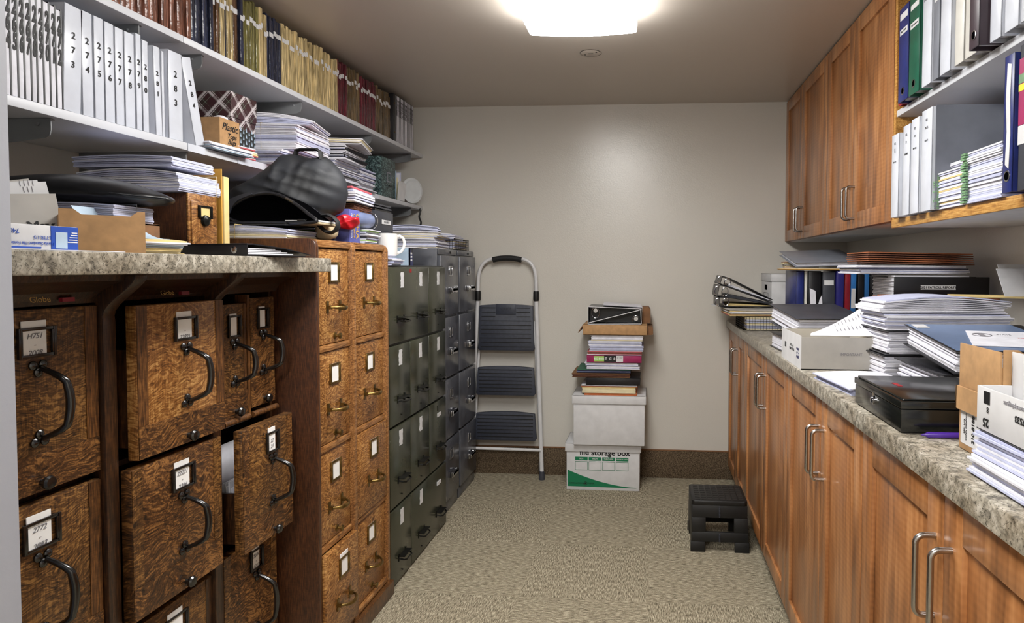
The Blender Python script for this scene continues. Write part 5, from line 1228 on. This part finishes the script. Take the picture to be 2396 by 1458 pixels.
# wire basket and lever arch binders at the far end
wire_basket('wire basket of papers at the far end of the long worktop', .472, .78, 3.36, 3.66, ZR, ZR+.07)
stack('papers filling the wire basket at the far end of the worktop', .625, 3.51, ZR+.004, .28, .28, .064, 0, n=15, mats=('paper', 'paper_cool', 'paper_cream'), seed=111, jit=.004, curl=.0)
stack('colourful papers and envelopes overhanging the wire basket to the left', .565, 3.50, ZR+.072, .34, .26, .034, .05, n=9, mats=('paper', 'manila', 'paper', 'pink_paper', 'box_grey'), seed=112, jit=.014, bend=-.004, tilty=0)
g = G(); g.box(.345, 3.64, ZR+.1075, .60, 3.80, ZR+.1085); O('envelope', g, 'card_white', 'white sheet poking out left over the worktop edge towards the back wall', 'paper', world=True)
for k, (lb, z, y, hh_, tl, x) in enumerate((('lower black lever arch binder on the papers at the far end of the worktop', ZR+.110, 3.52, .050, 0, .365), ('middle black lever arch binder on the papers at the far end', ZR+.164, 3.53, .060, .15, .357), ('topmost black lever arch binder of the far-end pile', ZR+.230, 3.54, .045, .33, .37))):
    t = T('lever_arch_binder', lb, 'binder', (x, y, z), (0, tl, 0), group='black lever arch binders', local=True)
    w_ = .29; b_ = .012
    g = G(); g.prism([(0, 0), (w_, 0), (w_, .0028), (0, .0028)], 0, .30, 'Y'); g.prism([(0, hh_), (.05, hh_), (w_, b_), (w_, b_-.003), (.05, hh_-.003), (0, hh_-.003)], 0, .30, 'Y'); g.prism([(0, 0), (.003, 0), (.003, hh_), (0, hh_)], 0, .30, 'Y'); P('cover', g, 'vinyl_black', t)
    g = G(); 
    for i in range(3): g.prism([(.05, .004+i*(hh_-.010)/9), (w_-.02, .0035+i*(b_-.006)/5), (w_-.02, .0048+i*(b_-.006)/5), (.05, .004+(i+.7)*(hh_-.010)/9)], .012, .28, 'Y')
    P('pages', g, ('manila', 'vinyl_charcoal', 'paper')[k], t)
    g = G(); g.tube([(.035+.016*cos(a), -.002, hh_/2+(hh_/2-.006)*sin(a)) for a in [q*pi/8 for q in range(16)]], .0022, 8, closed=True); P('ring', g, 'chrome', t, smooth=True)
    g = G(); g.tube([(-.001, .006, .006), (-.014, .006, .010), (-.018, .006, hh_/2), (-.014, .006, hh_-.010), (-.001, .006, hh_-.006)], .0025, 8); P('finger_loop', g, 'chrome', t, smooth=True)
# white storage box and standing row
t = T('storage_box', 'white storage box with hand hole standing at the far end of the worktop', 'box', (.74, 3.84, ZR))
g = G(); g.box(.665, 3.68, ZR, .82, 4.00, 1.243); P('box', g, 'card_white', t, bev=.002); g = G(); g.tray(.661, 3.676, 1.205, .824, 4.004, 1.248, .003, bot=False); g.box(.661, 3.676, 1.245, .824, 4.004, 1.248); P('lid', g, 'card_white', t, bev=.001)
g = G(); g.box(.6642, 3.82, 1.155, .665, 3.89, 1.185); P('hand_hole', g, 'inner_black', t)
g = G(); g.frame(3.78, 1.09, 3.92, 1.14, .6640, .6648, .002); P('label_frame', g, 'ink', t)
row = [ # px0, px1, Y, mat, height, tilt, label
 (1862, 1881, 3.22, 'vinyl_blue', .302, 0, 'bright blue binder standing at the left end of the row on the worktop'),
 (1882, 1889, 3.20, 'vinyl_cream', .30, 0, 'thin pale binder beside the bright blue one in the row'),
 (1891, 1921, 3.16, 'vinyl_black', .30, 0, 'wide black binder right of the thin pale one in the row'),
 (1924, 1954, 3.02, 'vinyl_charcoal', .295, 0, 'charcoal binder with a small white sticker in the middle of the row'),
 (1958, 1976, 2.92, 'vinyl_violet', .30, .10, 'violet-blue binder leaning in the row next to the red one'),
 (1978, 1991, 2.88, 'vinyl_crimson', .285, .10, 'dark red binder leaning between two blue ones'),
 (1992, 2005, 2.84, 'vinyl_sky', .29, .12, 'light blue binder with white labels right of the red one'),
 (2007, 2022, 2.78, 'vinyl_black', .285, .03, 'black binder between the two light blue ones'),
 (2023, 2034, 2.72, 'vinyl_sky', .30, .04, 'slim medium blue binder right of a black one in the row'),
 (2036, 2050, 2.64, 'vinyl_black', .30, .06, 'black binder right of the slim blue one in the row'),
 (2053, 2078, 2.54, 'vinyl_charcoal', .305, .08, 'dark grey binder at the right end of the row')]
for (pa, pb, Y, m_, hh_, tl, lb) in row:
    Y = 3.12; a, b = onY(pa, 700, Y).x, onY(pb, 700, Y).x; th = (b-a)*.97; tl *= .35
    st = ((.13, .22, 'card_white'),) if m_ == 'vinyl_sky' and pa < 2000 else (((.235, .258, 'card_white'),) if m_ == 'vinyl_charcoal' and pa < 2000 else None)
    binder(lb, ((a+b)/2-tl*.15, Y, ZR+.001+abs(sin(tl))*th/2), (0, tl, -pi/2), th, hh_, .24, m_, sticker=st)
g = G(); q = onY(1912, 690, 3.10); g.box(q.x-.028, 3.10, ZR, q.x+.022, 3.104, ZR+.17); O('small_binder', g, 'vinyl_black', 'small black notebook standing in front of the wide black binder', 'notebook', world=True)
for k, (px, py, lb) in enumerate(((1903, 690, 'small white slip standing left of the small black notebook'), (1918, 700, 'white slip tucked before the small black notebook'))):
    q = onY(px, py, 3.09-.01*k); g = G(); g.prism([(q.x-.012, q.z-.05), (q.x+.014, q.z-.052), (q.x+.010, q.z+.018), (q.x-.016*(1-k), q.z+.030*(1-k))], q.y, q.y+.0015, 'Y'); O('paper_slip', g, 'paper', lb, 'paper', world=True)
# grey binder lying on the row, papers beneath
a = onY(1848, 600, 3.18)
t = flat_binder('light grey binder lying on top of the standing row under the wall cabinet', .665, 3.09, 1.283, .30, .30, .022, 'vinyl_grey', (.20, -.03, .06), fringe=.006)
stack('cream and white papers under the light grey binder on the row', .80, 3.22, 1.2705, .30, .24, .011, .12, n=4, mats=('paper', 'paper_cream', 'manila_dark'), seed=121, jit=.012)
stack('tattered brown papers left of the storage row under the light grey binder', .74, 3.33, 1.2825, .16, .12, .028, -.1, n=9, mats=('kraft', 'paper_cream', 'box_grey'), seed=122, jit=.008)
g = G(); q = [onY(px, py, 3.14) for px, py in ((1977, 634), (1992, 612), (2016, 634))]; g.prism([(v.x, v.z) for v in q], 3.14, 3.143, 'Y'); O('paper_sheet', g, 'paper', 'triangular white sheet corner rising from the binder row', 'paper', world=True)
g = G(); g.box(.90, 3.12, 1.272, 1.04, 3.28, 1.2735); O('paper_sheet', g, 'paper', 'white sheet lying across the blue and red binders of the row', 'paper', world=True)
# payroll reports binder on two others
x0_ = onY(2092, 660, 2.27).x; x1_ = min(1.148, onY(2316, 660, 2.27).x)
for k, z in enumerate((ZR, ZR+.102)):
    t = T('ring_binder', ('lowest black binder hidden under the 2021 payroll one', 'black binder directly under the 2021 payroll one')[k], 'binder', ((x0_+x1_)/2, 2.4, z))
    g = G(); g.box(x0_+.01, 2.29, z, x1_-.01, 2.294, z+.1); g.box(x0_+.01, 2.29, z, x1_-.01, 2.53, z+.003); g.box(x0_+.01, 2.29, z+.097, x1_-.01, 2.53, z+.1); P('cover', g, 'vinyl_black', t); g = G(); g.box(x0_+.02, 2.296, z+.004, x1_-.02, 2.5, z+.09); P('pages', g, 'paper', t)
z = ZR+.2045
t = T('ring_binder', 'wide black binder labelled 2021 PAYROLL REPORTS on its spine', 'binder', ((x0_+x1_)/2, 2.4, z))
g = G(); g.box(x0_, 2.27, z, x1_, 2.274, z+.082); g.box(x0_, 2.27, z, x1_, 2.53, z+.003); g.box(x0_, 2.36, z+.079, x1_, 2.53, z+.082); P('cover', g, 'vinyl_black', t, bev=.0015)
g = G()
for i in range(16): g.box(x0_+.008+.002*(i % 3), 2.282, z+.004+i*.0052, x1_-.06, 2.51, z+.0084+i*.0052)
P('pages', g, 'paper', t)
g = G(); xa_, xb_ = onY(2154, 690, 2.27).x, onY(2236, 690, 2.27).x; g.box(xa_, 2.2692, z+.040, xb_, 2.27, z+.054); P('label', g, 'card_white', t)
text('2021 PAYROLL REPORTS', .0105, t, ((xa_+xb_)/2, 2.2688, z+.047), RYN, 'ink', bold=.0003)
t_ = z+.091
stack('white papers and reports lying on the payroll reports binder', (x0_+x1_)/2-.075, 2.43, t_, .36, .24, .030, 0, n=8, mats=('paper', 'paper_cool', 'navy_folder', 'paper'), pattern=[0,0,1,0,2,1,0,3], seed=131, jit=.007)
stack('brown expanding folders on the very top of the payroll pile', (x0_+x1_)/2-.05, 2.43, t_+.033, .345, .25, .042, .0, n=6, mats=('redrope', 'brown_file'), seed=132, jit=.005, name='file_folders', tilty=.02)
# big white heap with brown accordion file
t = T('accordion_file', 'brown accordion file standing behind the big white paper heap', 'file', (.9, 2.215, ZR+.1))
xa_, xb_ = onY(2052, 700, 2.20).x, min(1.145, onY(2338, 700, 2.20).x)
g = G(); g.box(xa_, 2.195, ZR, xb_, 2.200, 1.196); g.box(xa_, 2.255, ZR, xb_, 2.26, 1.168)
for i in range(6): g.box(xa_+.002, 2.202+i*.009, ZR, xa_+.010, 2.2065+i*.009, 1.19)
P('file', g, 'brown_file', t, bev=.002)
t = flat_binder('black binder stuffed with white paper, lowest under the white heap', .668, 1.955, ZR, .27, .215, .064, 'vinyl_black', (0, 0, .03), fringe=.012)
t = flat_binder('second black binder stuffed with white paper under the white heap', .674, 1.945, ZR+.0655, .27, .22, .072, 'vinyl_black', (0, 0, .01), fringe=.014)
stack('lower greyish bundles of the big white heap left of the wall', .845, 2.055, 1.104, .345, .215, .046, .0, n=12, mats=('paper', 'paper_cool', 'paper_grey'), seed=141, jit=.006)
stack('upper white bundles of the big heap in front of the payroll binder', .835, 2.055, 1.1515, .35, .21, .036, .02, n=9, mats=('paper', 'paper', 'paper_cool'), seed=142, jit=.009, bend=.016)
stack('manila folder sticking out at the right of the white heap', 1.01, 2.03, 1.197, .24, .19, .004, -.35, n=2, mats='manila', seed=143, name='file_folders')
# blue-sleeved binder on a second one
flat_binder('thick black binder of white papers under the blue-covered one', .675, 1.60, ZR, .28, .30, .066, 'vinyl_black', (0, 0, -.02), fringe=.014)
t = flat_binder('big black binder with a pale blue printed cover lying by the cash box', .70, 1.575, ZR+.070, .31, .315, .056, 'vinyl_black', (radians(6.5), 0, .0), fringe=.014, top='cover_blue')
cs = t
g = G(); g.prism([(.06, .05), (.30, .02), (.30, .20), (.12, .22)], .0575, .0590, 'Z') ; P('cover_sheet', g, 'paper', t)
g = G(); g.box(.012, .255, .0575, .045, .295, .0592); P('cover_sticker', g, 'card_white', t)
g = G(); g.tube([(.135+.022*cos(a), .165+.018*sin(a), .0592) for a in [q*pi/10 for q in range(20)]], .0016, 5, closed=True); g.prism([(.128, .158), (.142, .158), (.142, .172), (.128, .172)], .0585, .0596, 'Z'); P('printed_emblem', g, 'ink_grey', t)
text('STATE', .012, t, (.19, .17, .0592), (0,0,-.1), 'ink_grey'); text('FORM', .012, t, (.22, .13, .0592), (0,0,-.1), 'pink_paper')
# leaning white folders against the right wall
for k, (lb, dx, rz_) in enumerate((('front white folder standing at the right edge above the white heap', 0, 0), ('rear white folder standing behind the front one by the right wall', .02, .03))):
    g = G(); g.prism([(0, 0), (.14, -.0), (.14, .078), (-.022, .078), (-.018, .066)], 0, .002, 'Y'); g.box(-.012, -.0008, .055, .012, 0, .068)
    O('file_folder', g, 'card_white', lb, 'folder', (.99+dx, 1.93+.035*k, 1.2025+.012*k), (-.10, 0, rz_))
# white papers at the edge
stack('thin pile of printed white papers between the grey carton and the black cash box', .575, 1.80, ZR, .19, .26, .020, .10, n=7, mats=('paper', 'paper_cool'), seed=151, jit=.008, bend=.004)
# cash box
t = T('cash_box', 'black metal cash box with a chrome lock on the worktop', 'cash box', (.59, 1.43, ZR))
cx0, cx1, cy0, cy1 = .479, .705, 1.292, 1.575
g = G(); g.box(cx0, cy0, ZR+.003, cx1, cy1, ZR+.046); g.box(cx0+.006, cy0+.006, ZR, cx1-.006, cy1-.006, ZR+.003); P('body', g, 'black_enamel', t, bev=.003)
g = G(); g.box(cx0-.002, cy0-.002, ZR+.0475, cx1+.002, cy1+.002, ZR+.062); g.box(cx0+.004, cy0+.004, ZR+.062, cx1-.004, cy1-.004, ZR+.066); P('lid', g, 'black_enamel', t, bev=.003)
yc = (cy0+cy1)/2+.01
g = G(); g.lathe([(.010, 0), (.010, -.003), (.007, -.004), (.007, -.007), (.001, -.008)], (cx0, yc, ZR+.034), 'X', 20); g.box(cx0-.003, yc-.004, ZR+.036, cx0, yc+.004, ZR+.05); P('lock', g, 'chrome', t, smooth=True)
g = G(); g.box(cx0+.045, yc-.01, ZR+.066, cx0+.055, yc+.03, ZR+.0666); P('red_mark', g, 'ink_red', t)
g = G(); g.tube([(.505, 1.262, ZR+.006), (.512, 1.262, ZR+.006), (.516, 1.262, ZR+.006), (.60, 1.262, ZR+.006), (.635, 1.262, ZR+.006), (.640, 1.262, ZR+.006)], [.0012, .003, .0055, .0055, .0055, .003], 12)
t = T('pen', 'purple ballpoint pen lying in front of the black cash box', 'pen', (.57, 1.262, ZR)); P('barrel', g, 'pen_purple', t, smooth=True)
g = G(); g.tube([(.60, 1.258, ZR+.0115), (.635, 1.258, ZR+.0118)], .0012, 6); P('pocket_clip', g, 'chrome', t)
# cartons near the doorway
t = T('cardboard_box', 'small kraft carton with a white shipping label under the big kraft tray', 'box', (.6, 1.15, ZR))
g = G(); g.box(.545, 1.095, ZR, .66, 1.205, 1.055); P('box', g, 'kraft', t, bev=.003)
g = G(); g.box(.5442, 1.125, ZR+.012, .545, 1.195, 1.05); P('label', g, 'card_white', t)
text('270-BAM', .012, t, (.5438, 1.172, 1.008), (0, -pi/2, pi), 'ink', bold=.0003) if 0 else text('210-8188', .0125, t, (.5438, 1.150, 1.008), (pi/2, -pi/2, -pi/2), 'ink', bold=.0004)
text('2001-3478\nCONN 2MINMAN', .006, t, (.5438, 1.178, 1.008), (pi/2, -pi/2, -pi/2), 'ink')
stack('tall pile of white printouts at the worktop edge nearest the doorway', .598, .925, ZR, .205, .255, .030, .0, n=8, mats=('paper', 'paper_cool'), seed=161, jit=.006)
stack('white printouts stepped back on the nearest pile', .612, .935, ZR+.031, .205, .25, .034, .04, n=9, mats=('paper', 'paper_cool'), seed=162, jit=.006)
g = G(); g.box(.49, .72, ZR, .60, .79, ZR+.0015); O('paper_sheet', g, 'paper', 'corner of a white sheet at the bottom right near the doorway', 'paper', world=True)
t = T('cardboard_tray', 'open kraft carton with cut-down sides on top of the small carton', 'box', (.68, 1.14, 1.056))
kx0, kx1, ky0, ky1 = .548, .80, 1.07, 1.205; kz, kt = 1.0565, 1.150
g = G(); g.tray(kx0, ky0, kz, kx1, ky1, kz+.05, .0035)
g.prism([(kx0, kz), (kx1, kz), (kx1, kt), (kx0+.13, kt-.02), (kx0+.10, kt-.018), (kx0+.032, kt-.018), (kx0+.018, kt), (kx0, kt)], ky1-.0035, ky1, 'Y') if 0 else None
g.prism([(kx0, kz), (kx1, kz), (kx1, kt-.004), (kx0+.15, kt-.004), (kx0+.12, kt-.022), (kx0+.045, kt-.012), (kx0+.022, kt+.004), (kx0, kt+.004)], ky0-.0035, ky0, 'Y')
g.box(kx0-.0035, ky0, kz, kx0, ky1, kt); P('carton', g, 'kraft', t, bev=.0008)
g = G(); g.box(kx0-.010, 1.07, 1.036, kx0-.006, 1.203, 1.076); g.box(kx0-.010, 1.20, 1.036, kx0+.02, 1.2035, 1.076) ; P('flap', g, 'kraft', t)
t = T('cardboard_tray', 'white printed carton of hanging folders nearest the doorway on the papers', 'box', (.66, .92, 1.032))
wx0, wx1, wy0, wy1 = .508, .80, .78, 1.064; wz = 1.0325; wt = 1.10
g = G(); g.tray(wx0, wy0, wz, wx1, wy1, wt, .003); g.box(wx0+.05, wy0+.05, wz, wx0+.053, wy1, wt+.052); g.box(wx0+.05, wy1-.003, wz, wx1, wy1, wt+.03); P('carton', g, 'card_white', t, bev=.0008)
up = (pi/2, pi, -pi/2)
text('17533', .013, t, (wx0-.0008, .94, 1.072), up, 'ink', bold=.0003); text('25', .018, t, (wx0-.0008, 1.035, 1.048), up, 'ink', bold=.0004)
text('expandable/filexers/pliegues', .010, t, (wx0-.0008, .93, 1.088), up, 'ink_grey'); text('8', .013, t, (wx0-.0008, 1.03, 1.068), up, 'ink')
g = G()
for i in range(9): g.box(wx0-.0008, 1.025+.002*i, 1.076, wx0, 1.0262+.002*i, 1.095)
P('barcode', g, 'ink', t)
g = G()
for i in range(5): g.box(wx0+.0492, .83+.022*i, wt+.004, wx0+.05, .84+.022*i+(.06 if i == 4 else 0), wt+.026)
P('red_stripes', g, 'ink_red', t)
# ------------------------------------------------------------------ binders on the open wall shelves
def rb(lab, px0, px1, py, mat, h, z, X=.775, group=None, tl=0, **kw):
    a, b = onX(px0, py, .775).y, onX(px1, py, .775).y
    return binder(lab, (X, (a+b)/2, z), (tl, 0, pi), abs(a-b)*.97, h, .27, mat, group=group, **kw)
zt = 1.797
rb('thin red binder first on the upper open shelf', 2093, 2102, 120, 'vinyl_red', .285, zt, X=.79)
t = rb('dark blue binder with white labels next to the thin red one', 2103, 2126, 120, 'vinyl_blue', .288, zt, sticker=((.205, .222, 'card_white'), (.25, .27, 'card_white')), hole=.03)
text('2022 AP/AR', .009, t, (.0012, 0, .2135), (pi/2, 0, pi/2), 'ink')
t = rb('green binder with white labels on the upper open shelf', 2127, 2152, 120, 'vinyl_green', .29, zt, sticker=((.195, .212, 'card_white'), (.25, .266, 'card_white')), hole=.03)
text('2023 Expenses', .008, t, (.0012, 0, .2035), (pi/2, 0, pi/2), 'ink')
rb('white binder right of the green one on the upper open shelf', 2158, 2180, 100, 'vinyl_white', .29, zt, sticker=((.24, .25, 'vinyl_grey'),))
rb('grey translucent-sleeved binder between white ones on the upper open shelf', 2184, 2198, 100, 'vinyl_grey', .29, zt, sticker=((.21, .225, 'card_white'),))
rb('broad white binder with a stitched edge on the upper open shelf', 2200, 2225, 100, 'vinyl_white', .29, zt)
rb('narrow cream binder left of the broad cream one', 2234, 2256, 90, 'vinyl_cream', .29, zt)
rb('broad cream binder left of the plum brown one', 2258, 2286, 90, 'vinyl_cream', .29, zt)
rb('dark plum brown binder with a rivet on the upper open shelf', 2288, 2312, 80, 'vinyl_plum', .29, zt, X=.755, hole=.03)
rb('white binder just right of the plum brown one', 2316, 2343, 60, 'vinyl_white', .29, zt)
rb('white binder second right of the plum brown one', 2350, 2384, 50, 'vinyl_white', .29, zt)
rb('white binder at the right edge of the upper open shelf', 2388, 2425, 40, 'vinyl_white', .29, zt)
for k in range(2): rb(('further white binder beyond the frame edge on the upper shelf', 'last white binder beyond the frame edge on the upper shelf')[k], 2428+k*44, 2466+k*44, 30, 'vinyl_white', .29, zt)
zb = 1.4425
for (a, b, n1, n2, h, lb) in ((2086, 2103, '21\n22', '871-877', .262, 'first thin white binder on the lower open shelf by the wall cabinet'), (2112, 2129, '22', '878-888', .272, 'second thin white binder on the lower open shelf'), (2131, 2150, '23', '891-872', .278, 'third thin white binder on the lower open shelf'), (2155, 2180, '24 25', '875-87', .285, 'fourth white binder, widest, with its grey side facing the doorway')):
    X = .775
    t = rb(lb, a, b, 380, 'vinyl_white', h, zb, X=X, group=None)
    text('KS', .010, t, (.0014, 0, h-.03), (pi/2, 0, pi/2), 'ink'); text(n1, .009, t, (.0014, 0, h-.052), (pi/2, 0, pi/2), 'ink', ls=.8); text(n2, .0075, t, (.0014, 0, h-.088), (pi/2, 0, pi/2), 'ink')
y_ = onX(2184, 380, .775).y
g = G(); g.box(.779, y_-.0025, zb, 1.13, y_-.0005, zb+.285); O('binder_side', g, 'vinyl_grey', 'large grey panel added as the cover side of the fourth white binder', 'board', world=True)  # separate panel added to show the fourth binder's grey cover
def tabbed(lab, X, y0, y1, z, h, n, seed, tabs=True, mats=('paper', 'paper_cool', 'paper'), pattern=None):
    o = stack(lab, X+.125, (y0+y1)/2, z, .25, y1-y0, h, 0, n=n, mats=mats, seed=seed, jit=.004, pattern=pattern)
    if tabs:
        ORG[o] = Vector((0,0,0)); g = G(); r = random.Random(seed); m = int(n*.7); yl = (y1-y0)/2
        for i in range(m): zz = (i+.2)*h/m; g.box(-.132+r.uniform(-.003, .003), yl-.024, zz, -.124, yl-.003, zz+h/m*.7)
        P('green_tabs', g, 'sage_tab', o)
    return o
ya = onX(2186, 450, .79).y; yb = onX(2252, 450, .79).y; yc_ = onX(2345, 430, .79).y
tabbed('left pile of white files with green tabs on the lower open shelf', .79, yb+.004, ya-.006, zb, .098, 22, 171, pattern=[0,1,0,2,0,0,1], mats=('paper', 'paper_cool', 'manila'))
tabbed('right pile of white files with green tabs on the lower open shelf', .79, yc_+.004, yb-.002, zb, .126, 28, 172)
stack('small stack of white booklets on the left green-tabbed pile', .93, (ya+yb)/2-.02, zb+.099, .22, .15, .026, 0, n=6, seed=173, mats=('paper', 'paper_grey'))
t = rb('tall dark blue binder with torn white label near the right edge', 2364, 2388, 320, 'vinyl_blue', .292, zb, X=.76, hole=.035)
g = G(); g.prism([(-.008, .06), (.006, .05), (.010, .12), (.006, .20), (.009, .27), (-.006, .275), (-.010, .2), (-.004, .13)], .0002, .0011, 'X'); P('torn_label', g, 'card_white', t)
t = rb('black binder with a magenta and yellow label strip at the right edge', 2394, 2450, 320, 'vinyl_charcoal', .30, zb, X=.765)
g = G(); g.box(0, -.042, .135, .0008, .048, .272); P('magenta_label', g, 'magenta', t); g = G(); g.box(.0008, -.042, .205, .0014, .048, .219); P('yellow_band', g, 'yellow', t)
g = G(); g.box(.0008, -.042, .221, .0014, .048, .240); P('green_band', g, 'sage_tab', t)
g = G(); g.box(0, -.042, .095, .0009, .048, .134); P('white_label', g, 'card_white', t); text('2"', .02, t, (.0018, -.0, .254), RX, 'ink_white')
